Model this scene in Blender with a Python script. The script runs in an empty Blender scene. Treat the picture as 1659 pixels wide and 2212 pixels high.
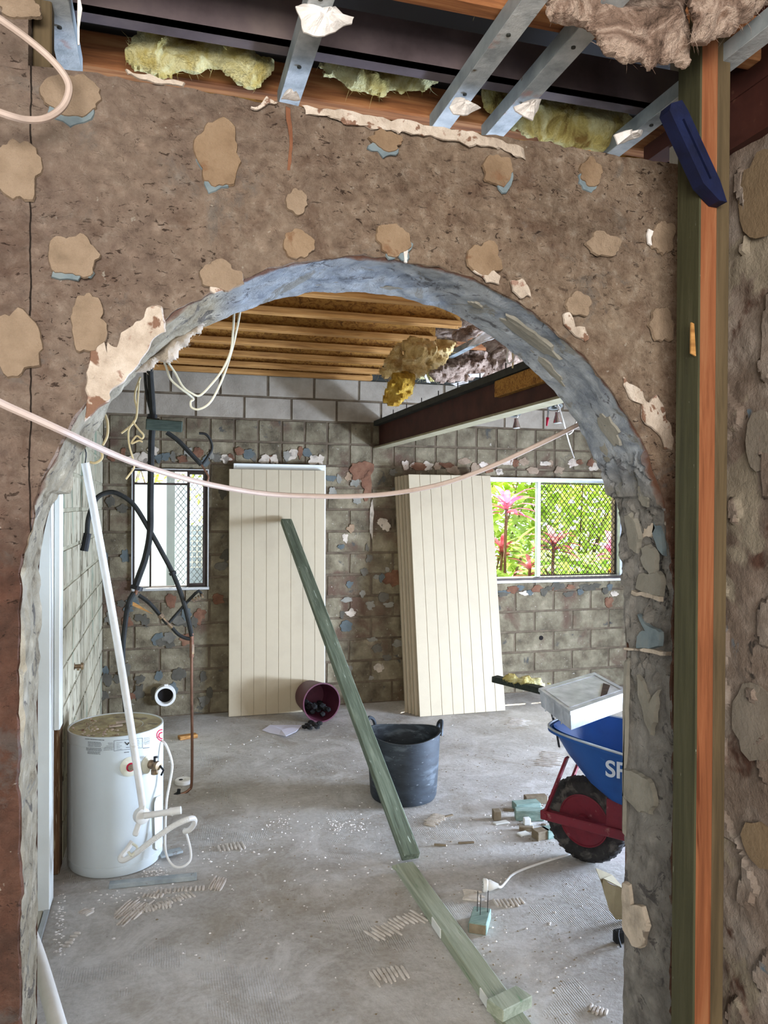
import bpy, bmesh, math, random
from mathutils import Vector, Matrix, noise
random.seed(7)
SC = bpy.context.scene
COL = SC.collection
# ------------------------------------------------------------------ camera, world, lights, exposure
TH, PITCH, ROLL, CAMZ, FPX = math.radians(16.1), math.radians(-.38), math.radians(.3), 1.72, 1660.0
FW = Vector((math.sin(TH)*math.cos(PITCH), math.cos(TH)*math.cos(PITCH), math.sin(PITCH)))
_r0 = Vector((math.cos(TH), -math.sin(TH), 0)); _u0 = _r0.cross(FW)
RT = _r0*math.cos(ROLL) + _u0*math.sin(ROLL)
UP = _u0*math.cos(ROLL) - _r0*math.sin(ROLL)
CP = Vector((0, 0, CAMZ))
cam = bpy.data.cameras.new('camera'); camo = bpy.data.objects.new('camera', cam); COL.objects.link(camo)
cam.sensor_fit = 'VERTICAL'; cam.sensor_height = 36; cam.lens = 36*FPX/2212; cam.clip_start = .02; cam.clip_end = 200
camo.matrix_world = Matrix(((RT.x, UP.x, -FW.x, 0), (RT.y, UP.y, -FW.y, 0), (RT.z, UP.z, -FW.z, CAMZ), (0, 0, 0, 1)))
SC.camera = camo
SC.view_settings.view_transform = 'Standard'; SC.view_settings.look = 'None'
SC.view_settings.gamma = 1; SC.view_settings.use_curve_mapping = False
SC.view_settings.exposure = 0.22
W = bpy.data.worlds.new('world'); SC.world = W; W.use_nodes = True
W.node_tree.nodes['Background'].inputs[0].default_value = (.80, .90, 1.0, 1)
W.node_tree.nodes['Background'].inputs[1].default_value = 3.0
def light(name, kind, loc, direction, power, color, size=1, size_y=1):
    l = bpy.data.lights.new(name, kind); o = bpy.data.objects.new(name, l); COL.objects.link(o)
    o.location = loc; o.rotation_euler = Vector(direction).to_track_quat('-Z', 'Y').to_euler()
    l.color = color
    if kind == 'SUN': l.energy = power; l.angle = math.radians(.6)
    else: l.energy = power; l.shape = 'RECTANGLE'; l.size = size; l.size_y = size_y
    return o
light('sun', 'SUN', (0, 20, 20), (-.25, -.35, -1.2), 17.0, (1, .93, .80))
light('daylight_far_opening', 'AREA', (5.05, 3.25, 1.02), (-1, .0, -.30), 185, (.68, .79, 1.0), 1.15, 1.9)
light('daylight_low_gap', 'AREA', (5.0, 3.25, .27), (-1, 0, -.05), 470, (.58, .73, 1.0), 1.2, .42)
light('fill_behind_camera', 'AREA', (-.35, -1.7, 2.15), (0.10, 1, -.12), 135, (1.0, .94, .87), 2.0, 1.0)  # added fill lamp, unseen behind the camera, brightening the arch wall
light('daylight_window_wide', 'AREA', (3.3, 7.35, 2.75), (-.05, -1, -.95), 75, (1.0, .97, .80), 1.9, .85)
light('daylight_window_small', 'AREA', (.06, 7.35, 2.75), (.1, -1, -.95), 30, (.93, 1.0, .88), .8, .6)

def ray(x, y): return FW + RT*((x-829.5)/FPX) - UP*((y-1106)/FPX)
def PY(x, y, Y): d = ray(x, y); return CP + d*(Y/d.y)
def PX(x, y, X): d = ray(x, y); return CP + d*(X/d.x)
def PZ(x, y, Z=0.0): d = ray(x, y); return CP + d*((Z-CAMZ)/d.z)

# ------------------------------------------------------------------ materials
def lin(h):
    if isinstance(h, str):
        h = h.lstrip('#'); v = [int(h[i:i+2], 16)/255 for i in (0, 2, 4)]
        v = [c/12.92 if c <= .04045 else ((c+.055)/1.055)**2.4 for c in v]
        return (*v, 1)
    return (*h, 1) if len(h) == 3 else h
MATS = {}
class NT:
    def __init__(s, name):
        s.m = bpy.data.materials.new(name); s.m.use_nodes = True; s.t = s.m.node_tree
        s.b = s.t.nodes['Principled BSDF']; s.out = s.t.nodes['Material Output']
    def n(s, typ, **kw):
        nd = s.t.nodes.new(typ)
        for k, v in kw.items(): setattr(nd, k, v)
        return nd
    def l(s, a, b): s.t.links.new(a, b)
    def coord(s, world=False, stretch=(1, 1, 1), rot=(0, 0, 0)):
        if world: o = s.n('ShaderNodeNewGeometry').outputs['Position']
        else: o = s.n('ShaderNodeTexCoord').outputs['Object']
        mp = s.n('ShaderNodeMapping'); mp.inputs['Scale'].default_value = stretch; mp.inputs['Rotation'].default_value = rot
        s.l(o, mp.inputs['Vector']); return mp.outputs[0]
    def noise(s, vec, scale, detail=4, rough=.6, dist=0, off=0):
        if off:
            a = s.n('ShaderNodeVectorMath', operation='ADD'); s.l(vec, a.inputs[0]); a.inputs[1].default_value = (off, off*1.7, off*.3); vec = a.outputs[0]
        nd = s.n('ShaderNodeTexNoise'); nd.inputs['Scale'].default_value = scale; nd.inputs['Detail'].default_value = detail
        nd.inputs['Roughness'].default_value = rough; nd.inputs['Distortion'].default_value = dist; s.l(vec, nd.inputs['Vector']); return nd.outputs['Fac']
    def ramp(s, fac, cols, interp='LINEAR'):
        r = s.n('ShaderNodeValToRGB'); r.color_ramp.interpolation = interp; e = r.color_ramp.elements
        while len(e) < len(cols): e.new(.5)
        for i, (p, c) in enumerate(cols): e[i].position = p; e[i].color = lin(c)
        s.l(fac, r.inputs[0]); return r.outputs[0]
    def thresh(s, fac, t, soft):
        m = s.n('ShaderNodeMapRange'); m.inputs['From Min'].default_value = t-soft; m.inputs['From Max'].default_value = t+soft
        s.l(fac, m.inputs['Value']); return m.outputs[0]
    def mix(s, f, a, b, mode='MIX'):
        m = s.n('ShaderNodeMix', data_type='RGBA', blend_type=mode)
        for sock, v in ((m.inputs['Factor'], f), (m.inputs['A'], a), (m.inputs['B'], b)):
            if hasattr(v, 'is_linked') or hasattr(v, 'links'): s.l(v, sock)
            elif isinstance(v, (int, float)): sock.default_value = v
            else: sock.default_value = lin(v)
        return m.outputs['Result']
    def mul(s, a, b):
        m = s.n('ShaderNodeMath', operation='MULTIPLY'); s.l(a, m.inputs[0])
        if isinstance(b, (int, float)): m.inputs[1].default_value = b
        else: s.l(b, m.inputs[1])
        return m.outputs[0]
    def bump(s, h, dist, strength=1, prev=None):
        b = s.n('ShaderNodeBump'); b.inputs['Distance'].default_value = dist; b.inputs['Strength'].default_value = strength
        s.l(h, b.inputs['Height'])
        if prev: s.l(prev, b.inputs['Normal'])
        return b.outputs[0]
def mat(name, cols, scale=6, rough=.85, metal=0, bump=.002, bscale=60, world=False, stretch=(1, 1, 1), spots=(), rnd=0, detail=5, rot=(0, 0, 0), spec=.3, dist=0, coat=0):
    if name in MATS: return MATS[name]
    t = NT(name); v = t.coord(world, stretch, rot)
    if len(cols) == 1: c = t.mix(0.0, cols[0], cols[0])
    else:
        k = len(cols); c = t.ramp(t.noise(v, scale, detail, .62, dist), [(.3+.4*i/(k-1), x) for i, x in enumerate(cols)])
    for i, (sc, th, soft, sc_col) in enumerate(spots):
        f = t.thresh(t.noise(v, sc, 4, .6, .3, off=3.1*(i+1)), th, soft); c = t.mix(f, c, sc_col)
    if rnd:
        oi = t.n('ShaderNodeObjectInfo'); hs = t.n('ShaderNodeHueSaturation')
        mr = t.n('ShaderNodeMapRange'); mr.inputs['To Min'].default_value = 1-rnd; mr.inputs['To Max'].default_value = 1+rnd
        t.l(oi.outputs['Random'], mr.inputs['Value']); t.l(mr.outputs[0], hs.inputs['Value']); t.l(c, hs.inputs['Color']); c = hs.outputs[0]
    t.l(c, t.b.inputs['Base Color']); t.b.inputs['Roughness'].default_value = rough; t.b.inputs['Metallic'].default_value = metal
    t.b.inputs['Specular IOR Level'].default_value = spec; t.b.inputs['Coat Weight'].default_value = coat
    if bump: t.l(t.bump(t.noise(v, bscale, 6, .7), bump), t.b.inputs['Normal'])
    MATS[name] = t.m; return t.m

def render_mat():
    """bare brown render of the arch wall: pits, stains, purple-grey and red-brown zones set by position"""
    t = NT('bare_render'); v = t.coord(True)
    base = t.ramp(t.noise(v, 3.2, 6, .62), [(.30, '#6e594a'), (.42, '#967c69'), (.54, '#b1967f'), (.68, '#c8b199')])
    fine = t.ramp(t.noise(v, 30, 6, .72), [(.34, '#564639'), (.45, '#93806c'), (.56, '#b09d88'), (.68, '#d9cbb8')])
    c = t.mix(.55, base, fine)
    sx = t.n('ShaderNodeSeparateXYZ'); t.l(v, sx.inputs[0])
    # pinkish grey towards the left, red-brown low left
    mr = t.n('ShaderNodeMapRange'); mr.inputs['From Min'].default_value = .55; mr.inputs['From Max'].default_value = -.25; t.l(sx.outputs[0], mr.inputs['Value'])
    c = t.mix(t.mul(mr.outputs[0], .4), c, '#a08d86')
    nz = t.noise(v, 5, 5, .7, .4, off=9)
    ad = t.n('ShaderNodeMath', operation='ADD'); t.l(sx.outputs[2], ad.inputs[0]); t.l(t.mul(nz, .35), ad.inputs[1])
    mz = t.n('ShaderNodeMapRange'); mz.inputs['From Min'].default_value = 2.02; mz.inputs['From Max'].default_value = 1.78; t.l(ad.outputs[0], mz.inputs['Value'])
    c = t.mix(t.mul(mz.outputs[0], .82), c, t.ramp(t.noise(v, 16, 5, .7), [(.35, '#4c2c22'), (.6, '#744a3a'), (.75, '#7a5c50')]))
    # stain streaks below the top edge and darker smudges
    c = t.mix(t.mul(t.thresh(t.noise(v, 6, 6, .7, .8, off=4), .58, .06), .5), c, '#6a4c3c')
    c = t.mix(t.mul(t.thresh(t.noise(v, 4, 6, .75, .5, off=17), .61, .04), .45), c, '#7e7f7c')
    vp = t.coord(True, (1, 1, 1.9), (0, .5, 0)); pits = t.thresh(t.noise(vp, 48, 4, .65, .8, off=2), .625, .02)
    pm = t.thresh(t.noise(v, 3.2, 4, .6, 0, off=6), .46, .08)
    pits = t.mul(pits, pm)
    c = t.mix(t.mul(pits, .85), c, '#3a2a22')
    c = t.mix(t.mul(t.thresh(t.noise(v, 60, 2, .5, 0, off=31), .74, .02), .7), c, '#d8cdbd')
    # hairline crack where the pier meets the arch wall
    cr = t.n('ShaderNodeMath', operation='ADD'); t.l(sx.outputs[0], cr.inputs[0]); t.l(t.mul(t.noise(v, 9, 4, .6), .012), cr.inputs[1])
    ab = t.n('ShaderNodeMath', operation='COMPARE'); t.l(cr.outputs[0], ab.inputs[0]); ab.inputs[1].default_value = -.237; ab.inputs[2].default_value = .0016
    zc = t.n('ShaderNodeMath', operation='GREATER_THAN'); t.l(sx.outputs[2], zc.inputs[0]); zc.inputs[1].default_value = 1.66
    c = t.mix(t.mul(t.mul(ab.outputs[0], zc.outputs[0]), .9), c, '#1c1410')
    t.l(c, t.b.inputs['Base Color']); t.b.inputs['Roughness'].default_value = .92; t.b.inputs['Specular IOR Level'].default_value = .2
    b1 = t.bump(t.noise(v, 36, 8, .75, .3), .026)
    inv = t.n('ShaderNodeMath', operation='SUBTRACT'); inv.inputs[0].default_value = 1; t.l(pits, inv.inputs[1])
    t.l(t.bump(inv.outputs[0], .012, 1, b1), t.b.inputs['Normal']); return t.m
def reveal_mat():
    """arch soffit: blue-grey paint over the crown and right haunch, cream-green at the left, bare grey concrete down the right jamb"""
    t = NT('arch_reveal'); v = t.coord(True)
    sx = t.n('ShaderNodeSeparateXYZ'); t.l(v, sx.inputs[0])
    blue = t.ramp(t.noise(v, 9, 6, .7, .6), [(.3, '#646c76'), (.42, '#8e969f'), (.55, '#adb3b8'), (.72, '#929494')])
    cream = t.ramp(t.noise(v, 11, 6, .7, .6), [(.3, '#655742'), (.42, '#a3977e'), (.6, '#bdb39c'), (.75, '#cfc7b6')])
    grey = t.ramp(t.noise(v, 10, 7, .75, .5), [(.3, '#5e5a55'), (.5, '#8f8b84'), (.7, '#a5a199')])
    f = t.n('ShaderNodeMapRange'); f.inputs['From Min'].default_value = .17; f.inputs['From Max'].default_value = .10; t.l(sx.outputs[0], f.inputs['Value'])
    c = t.mix(f.outputs[0], blue, cream)
    fz = t.n('ShaderNodeMapRange'); fz.inputs['From Min'].default_value = 1.86; fz.inputs['From Max'].default_value = 1.74; t.l(sx.outputs[2], fz.inputs['Value'])
    fx = t.n('ShaderNodeMapRange'); fx.inputs['From Min'].default_value = .5; fx.inputs['From Max'].default_value = .6; t.l(sx.outputs[0], fx.inputs['Value'])
    c = t.mix(t.mul(fz.outputs[0], fx.outputs[0]), c, grey)
    c = t.mix(t.mul(t.thresh(t.noise(v, 14, 6, .75, 1.2, off=5), .60, .02), .75), c, '#3e3a3c')
    c = t.mix(t.mul(t.thresh(t.noise(v, 6, 5, .7, .8, off=11), .62, .02), .8), c, '#8b887d')
    fy = t.n('ShaderNodeMapRange'); fy.inputs['From Min'].default_value = 1.622; fy.inputs['From Max'].default_value = 1.612
    ay = t.n('ShaderNodeMath', operation='ADD'); t.l(sx.outputs[1], ay.inputs[0]); t.l(t.mul(t.noise(v, 12, 4, .7, 0, off=19), .02), ay.inputs[1]); sb = t.n('ShaderNodeMath', operation='SUBTRACT'); t.l(ay.outputs[0], sb.inputs[0]); sb.inputs[1].default_value = .004; t.l(sb.outputs[0], fy.inputs['Value'])
    gz = t.n('ShaderNodeMath', operation='GREATER_THAN'); t.l(sx.outputs[2], gz.inputs[0]); gz.inputs[1].default_value = 1.72
    c = t.mix(t.mul(fy.outputs[0], gz.outputs[0]), c, '#6b4632')
    t.l(c, t.b.inputs['Base Color']); t.b.inputs['Roughness'].default_value = .9
    t.l(t.bump(t.noise(v, 26, 8, .75, .6), .022), t.b.inputs['Normal']); return t.m
M_RENDER = render_mat(); M_REVEAL = reveal_mat()
M_DAUB = mat('tan_adhesive', ['#76604a', '#89725a', '#968068'], 14, .95, bump=.006, bscale=60, world=True, spots=[(22, .64, .05, '#7a5c44')])
M_DAUBP = mat('pink_tan_adhesive', ['#7d6b58', '#94806b', '#a18d78'], 12, .95, bump=.008, bscale=60, world=True)
M_DAUBG = mat('grey_adhesive', ['#6f6c62', '#858176', '#8d8a80'], 9, .95, bump=.003, bscale=60, world=True)
M_BLUEP = mat('blue_grey_paint', ['#5a666c', '#6f7c80', '#7a8180'], 20, .8, bump=.001, world=True)
M_PLAST = mat('cream_plaster', ['#a39383', '#c2b3a3', '#d8ccbf'], 16, .9, bump=.012, bscale=30, world=True, spots=[(17, .585, .015, '#80614f'), (30, .64, .03, '#9a7c6c')])
M_WPLAST = mat('white_plaster', ['#bdb4ac', '#dcd6d0', '#f0ece8'], 12, .9, bump=.004, bscale=40, world=True)
M_FLAKE = mat('flaking_render', ['#8f8678', '#b8ab9a', '#c9bcab'], 14, .9, bump=.005, bscale=35, world=True, spots=[(10, .62, .02, '#7e7468')])
M_BLOCK = mat('concrete_block', ['#463e30', '#675d4a', '#7e745e', '#938972'], 6, .95, bump=.008, bscale=70, world=True, rnd=.10,
   spots=[(3.0, .60, .06, '#5e4a3c'), (7, .67, .03, '#4c4a44'), (40, .68, .03, '#a39b8c')])
M_BLOCKP = mat('pale_concrete_block', ['#857c6e', '#9b9182', '#aba192'], 4, .95, bump=.006, bscale=70, world=True, rnd=.06)
M_MORT = mat('mortar', ['#4b4033', '#615444', '#746855'], 8, .98, bump=.006, bscale=50, world=True)
M_MORTL = mat('cream_mortar', ['#7d7862', '#958f78', '#a39d86'], 8, .95, bump=.006, bscale=50, world=True)
M_PAINTBLOCK = mat('cream_painted_block', ['#857d68', '#a19982', '#b3ab95'], 7, .9, bump=.010, bscale=40, world=True, stretch=(1, 1, .3), rnd=.05,
   spots=[(17, .60, .015, '#5c5440'), (5, .63, .04, '#7c8570'), (18, .66, .02, '#473a2c')])
def floor_mat():
    t = NT('dusty_concrete'); v = t.coord(True)
    c = t.ramp(t.noise(v, 1.3, 7, .65), [(.3, '#8f8a82'), (.5, '#a9a59e'), (.7, '#c8c6c2')])
    c = t.mix(.25, c, t.ramp(t.noise(v, 45, 6, .7), [(.35, '#7d7669'), (.6, '#c9c6c0')]))
    c = t.mix(t.mul(t.thresh(t.noise(v, 2.2, 6, .7, .6, off=3), .58, .08), .5), c, '#857a67')
    c = t.mix(t.mul(t.thresh(t.noise(v, 3.1, 8, .75, .8, off=8), .56, .07), .5), c, '#d2d0cc')
    w = t.coord(True, (1.0, 6.0, 1)); c = t.mix(t.mul(t.thresh(t.noise(w, 6, 5, .7, .6, off=12), .70, .02), .55), c, '#4e4439')
    c = t.mix(t.mul(t.thresh(t.noise(v, 60, 3, .6, .2, off=14), .74, .01), .7), c, '#4a4238')
    w2 = t.coord(True, (3.0, .7, 1), (0, 0, .4)); ridg = t.n('ShaderNodeTexWave'); ridg.inputs['Scale'].default_value = 34; ridg.inputs['Distortion'].default_value = 3; ridg.inputs['Detail'].default_value = 2; t.l(v, ridg.inputs['Vector'])
    msk = t.thresh(t.noise(v, 2.7, 5, .6, .5, off=21), .60, .03)
    t.l(c, t.b.inputs['Base Color']); t.b.inputs['Roughness'].default_value = .82; t.b.inputs['Specular IOR Level'].default_value = .3
    b1 = t.bump(t.noise(v, 28, 8, .7), .006)
    t.l(t.bump(t.mul(ridg.outputs['Fac'], msk), .0022, 1, b1), t.b.inputs['Normal']); return t.m
M_FLOOR = floor_mat()
def wood(name, a, b, c, world=False, axis=0, rough=.75, sc=1, spots=()):
    st = [9*sc, 9*sc, 9*sc]; st[axis] = .55*sc
    return mat(name, [a, b, c], 5, rough, bump=.0012, bscale=10, world=world, stretch=tuple(st), spots=spots, detail=6, dist=.6)
M_PINE = wood('pine_x', '#7c5228', '#a97a42', '#c6955a', world=True)
M_PALEST = mat('pale_dusty_strip', ['#857d63', '#9c947a'], 9, .8, bump=.001)
M_PINEO = wood('orange_pine_z', '#66391f', '#824d2e', '#90603f', axis=2, spots=[(3, .7, .03, '#5a2c14')])
M_JOIST = wood('brown_joist_timber', '#5d3720', '#96603a', '#b88457')
M_OSB = mat('osb', ['#5a3814', '#855820', '#ab7c38', '#744a1a'], 26, .8, bump=.002, bscale=40, world=True, stretch=(1, 1.6, 1.6), dist=1.2)
M_GREEN = wood('green_treated_pine', '#474f40', '#626d5c', '#828c79', axis=1, spots=[(5, .66, .03, '#4b5748'), (9, .68, .02, '#b9c6b8')])
M_GREENL = wood('pale_green_treated_pine', '#7d8672', '#969d88', '#aaae9c', axis=1, spots=[(7, .66, .03, '#708668')])
M_GREENE = mat('sawn_end_grain', ['#6d604c', '#887a64'], 30, .8, bump=.001)
M_OLIVE = wood('olive_treated_pine', '#2f2e1c', '#3e3d27', '#494732', axis=2, spots=[(40, .74, .01, '#cfd0c4')])
M_OLIVE2 = wood('olive_brown_pine', '#3e3422', '#544630', '#605139', axis=2)
M_STEEL = mat('galvanised_steel', ['#7d868a', '#98a1a4', '#b2b9ba'], 9, .5, .12, bump=.0004, bscale=120, world=True, spots=[(12, .68, .03, '#6b5b45')])
M_STEELLIT = mat('steel_lit_underside', ['#8d9396', '#b4b9bb', '#d0d3d3'], 14, .8, 0, bump=.002, bscale=60, world=True, spots=[(12, .66, .03, '#6b5b45'), (8, .66, .03, '#b59a94')])  # lit copy of the galvanised steel: brighter undersides are put into the colour
M_PURP = mat('dark_purlin_steel', ['#423739', '#594d4f', '#6b5e5b'], 5, .6, .05, bump=.0004, world=True)
M_RUST = mat('red_oxide_steel', ['#331a15', '#44231c', '#502d24'], 6, .6, .0, bump=.0006, world=True, spots=[(25, .7, .03, '#59392d')])
M_DARKST = mat('dark_flange_steel', ['#232523', '#31332f', '#3b3b35'], 12, .7, .1, bump=.001, world=True)
M_DARK = mat('dark_roof_void', ['#100d0b', '#1a1512'], 3, .95, bump=0, world=True)
M_WOOL = mat('yellow_glass_wool', ['#94763c', '#d6c476', '#f2ebb4', '#dfd28a'], 12, .98, bump=.03, bscale=46, world=True, dist=.8)
M_WOOLT = mat('tan_glass_wool', ['#9a7238', '#dcb877', '#f3dfae'], 9, .98, bump=.03, bscale=30, world=True, dist=.8)
M_WOOLM = mat('mustard_glass_wool', ['#7a5514', '#c79a34', '#e6c564'], 12, .98, bump=.03, bscale=40, world=True, dist=.8)
M_WOOLG = mat('grey_pink_glass_wool', ['#4e3c30', '#8f7666', '#c6ae9c', '#866a58'], 10, .98, bump=.03, bscale=36, world=True, dist=1.5)
M_DOORP = mat('cream_primed_door', ['#a99b82', '#b0a288', '#ac9e85'], 3, .62, bump=.0006, bscale=150, world=True)
M_WHITE = mat('white_paint', ['#d6d8d2', '#e2e4de'], 4, .5, bump=.0004, world=True)
M_ALU = mat('aluminium', ['#a9adb0', '#bfc3c5'], 20, .38, .7, bump=.0003)
M_DKALU = mat('dark_bronze_frame', ['#241c18', '#3a2e28'], 20, .5, .3, bump=.0003)
M_PVC = mat('white_pvc', ['#d8d6cf', '#e6e5e0'], 12, .45, bump=.0003, spots=[(9, .68, .04, '#b5ab9b')])
M_PVCP = mat('dusty_pinkish_conduit', ['#ad998c', '#bfaca0', '#b6a396'], 9, .55, bump=.0003)
M_BLACK = mat('black_rubber', ['#17181a', '#232426'], 15, .6, bump=.0005)
M_LAG = mat('black_pipe_lagging', ['#1c1d1c', '#30312f'], 18, .8, bump=.001)
M_COPPER = mat('dull_copper', ['#65483a', '#84614e', '#735443'], 14, .42, .7, bump=.0003)
M_BRASS = mat('tarnished_brass', ['#6d5a4a', '#8e7b66', '#a08a60'], 30, .45, .7, bump=.0008)
M_CHROME = mat('chrome', ['#c8c8c8'], 1, .18, 1, bump=0)
def pane_mat():
    t = NT('window_glass'); tr = t.n('ShaderNodeBsdfTransparent'); gl = t.n('ShaderNodeBsdfGlossy'); gl.inputs['Roughness'].default_value = .05
    mx = t.n('ShaderNodeMixShader'); fr = t.n('ShaderNodeFresnel'); fr.inputs[0].default_value = 1.45
    t.l(t.mul(fr.outputs[0], .04), mx.inputs[0]); t.l(tr.outputs[0], mx.inputs[1]); t.l(gl.outputs[0], mx.inputs[2]); t.l(mx.outputs[0], t.out.inputs['Surface']); return t.m
M_GLASS = pane_mat()

# ------------------------------------------------------------------ geometry helpers
class MB:
    def __init__(s): s.v = []; s.f = []
    def add(s, vs, fs):
        k = len(s.v); s.v += [Vector(v) for v in vs]; s.f += [tuple(i+k for i in f) for f in fs]; return s
    def box(s, a, b):
        x0, y0, z0 = a; x1, y1, z1 = b
        return s.add([(x0,y0,z0),(x1,y0,z0),(x1,y1,z0),(x0,y1,z0),(x0,y0,z1),(x1,y0,z1),(x1,y1,z1),(x0,y1,z1)],
                     [(0,3,2,1),(4,5,6,7),(0,1,5,4),(1,2,6,5),(2,3,7,6),(3,0,4,7)])
    def cbox(s, a, b, c=.004):
        """box with chamfered edges"""
        bm = bmesh.new(); m = MB().box(a, b); vs = [bm.verts.new(v) for v in m.v]
        for f in m.f: bm.faces.new([vs[i] for i in f])
        c = min(c, .45*min(abs(b[i]-a[i]) for i in range(3)))
        bmesh.ops.bevel(bm, geom=list(bm.edges), offset=c, segments=1, affect='EDGES', profile=.5)
        bm.verts.index_update(); s.add([v.co.copy() for v in bm.verts], [[v.index for v in f.verts] for f in bm.faces]); bm.free(); return s
    def frame(s, m, M):
        return s.add([M @ v for v in m.v], m.f)
    def beam(s, p0, p1, w, h, up=(0, 0, 1), ch=0):
        p0, p1 = Vector(p0), Vector(p1); d = p1-p0; L = d.length; d.normalize(); u = Vector(up); r = d.cross(u).normalized(); u = r.cross(d).normalized()
        m = MB(); (m.cbox((-w/2, 0, -h/2), (w/2, L, h/2), ch) if ch else m.box((-w/2, 0, -h/2), (w/2, L, h/2)))
        M = Matrix(((r.x, d.x, u.x, p0.x), (r.y, d.y, u.y, p0.y), (r.z, d.z, u.z, p0.z), (0, 0, 0, 1)))
        return s.frame(m, M)
    def tube(s, pts, r, seg=10, cap=True, smooth=0):
        pts = [Vector(p) for p in pts]
        if smooth: pts = spline(pts, smooth)
        n = len(pts); rs = r if isinstance(r, (list, tuple)) else [r]*n
        if len(rs) != n: rs = [rs[min(len(rs)-1, int(i*len(rs)/n))] for i in range(n)]
        t0 = (pts[1]-pts[0]).normalized(); a = Vector((0, 0, 1)) if abs(t0.z) < .9 else Vector((1, 0, 0)); nrm = t0.cross(a).normalized()
        vs = []; fs = []
        for i, p in enumerate(pts):
            t = (pts[min(i+1, n-1)]-pts[max(i-1, 0)]).normalized(); nrm = (nrm - t*nrm.dot(t)).normalized(); b = t.cross(nrm)
            for k in range(seg):
                an = 2*math.pi*k/seg; vs.append(p + (nrm*math.cos(an)+b*math.sin(an))*rs[i])
        for i in range(n-1):
            for k in range(seg): k2 = (k+1) % seg; fs.append((i*seg+k, i*seg+k2, (i+1)*seg+k2, (i+1)*seg+k))
        if cap: fs.append(tuple(range(seg-1, -1, -1))); fs.append(tuple((n-1)*seg+k for k in range(seg)))
        return s.add(vs, fs)
    def lathe(s, prof, c=(0, 0, 0), axis=(0, 0, 1), seg=32, closed=False):
        """prof: (radius, height) pairs along axis"""
        ax = Vector(axis).normalized(); a = Vector((1, 0, 0)) if abs(ax.x) < .9 else Vector((0, 1, 0)); u = ax.cross(a).normalized(); w = ax.cross(u); c = Vector(c)
        vs = [c + ax*h + (u*math.cos(2*math.pi*k/seg)+w*math.sin(2*math.pi*k/seg))*r for r, h in prof for k in range(seg)]
        n = len(prof); fs = []
        for i in range(n-1 + (1 if closed else 0)):
            j = (i+1) % n
            for k in range(seg): k2 = (k+1) % seg; fs.append((i*seg+k, i*seg+k2, j*seg+k2, j*seg+k))
        if not closed:
            fs.append(tuple(range(seg-1, -1, -1))); fs.append(tuple((n-1)*seg+k for k in range(seg)))
        return s.add(vs, fs)
    def plate(s, pts, nrm, th):
        """closed outline (list of points) given thickness th along nrm"""
        n = len(pts); nrm = Vector(nrm).normalized(); vs = [Vector(p) for p in pts]+[Vector(p)+nrm*th for p in pts]
        return s.add(vs, [tuple(range(n-1, -1, -1)), tuple(range(n, 2*n))]+[(i, (i+1) % n, n+(i+1) % n, n+i) for i in range(n)])
def spline(pts, k):
    out = []; n = len(pts)
    for i in range(n-1):
        p0, p1, p2, p3 = pts[max(i-1, 0)], pts[i], pts[i+1], pts[min(i+2, n-1)]
        for j in range(k):
            t = j/k; out.append(.5*((2*p1)+(p2-p0)*t+(2*p0-5*p1+4*p2-p3)*t*t+(3*p1-p0-3*p2+p3)*t**3))
    out.append(pts[-1]); return out
def shade(me, ang=35):
    for p in me.polygons: p.use_smooth = True
    try: me.set_sharp_from_angle(angle=math.radians(ang))
    except Exception: pass
def obj(name, mb, m, parent=None, smooth=False, label=None, cat=None, group=None, kind=None, base=True):
    """links ONE mesh object with its origin at the base of the shape (relative to its parent)"""
    me = bpy.data.meshes.new(name)
    if base and mb.v:
        xs = [v.x for v in mb.v]; ys = [v.y for v in mb.v]; o = Vector(((min(xs)+max(xs))/2, (min(ys)+max(ys))/2, min(v.z for v in mb.v)))
    else: o = Vector((0, 0, 0))
    me.from_pydata([v-o for v in mb.v], [], mb.f); me.validate()
    bm = bmesh.new(); bm.from_mesh(me); bmesh.ops.recalc_face_normals(bm, faces=bm.faces); bm.to_mesh(me); bm.free()
    if smooth: shade(me)
    ob = bpy.data.objects.new(name, me); COL.objects.link(ob)
    for mm in (m if isinstance(m, (list, tuple)) else [m]): me.materials.append(mm)
    if parent is not None: ob.parent = parent; ob.location = o - wl(parent)
    else: ob.location = o
    tag(ob, label, cat, group, kind); return ob
def wl(o):
    p = Vector(o.location)
    while o.parent: o = o.parent; p += Vector(o.location)
    return p
def tag(o, label=None, cat=None, group=None, kind=None):
    if label: o['label'] = label
    if cat: o['category'] = cat
    if group: o['group'] = group
    if kind: o['kind'] = kind
    return o
def thing(name, label, cat, loc, group=None):
    e = bpy.data.objects.new(name, None); COL.objects.link(e); e.location = loc; e.empty_display_size = .1; return tag(e, label, cat, group)
def struct(name, mb, m, **k): return obj(name, mb, m, kind='structure', **k)
def fbm(p, o=4):
    return noise.fractal(Vector(p), 1.0, 2.0, o)
def jag(pts, sub=4, amp=.003, seed=0):
    out = []; n = len(pts)
    for i in range(n):
        a, b = Vector(pts[i]), Vector(pts[(i+1) % n])
        for j in range(sub):
            p = a.lerp(b, j/sub); q = p*38+Vector((seed, seed*2, 0)); out.append(p + noise.noise_vector(q)*amp*2)
    return out
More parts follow.
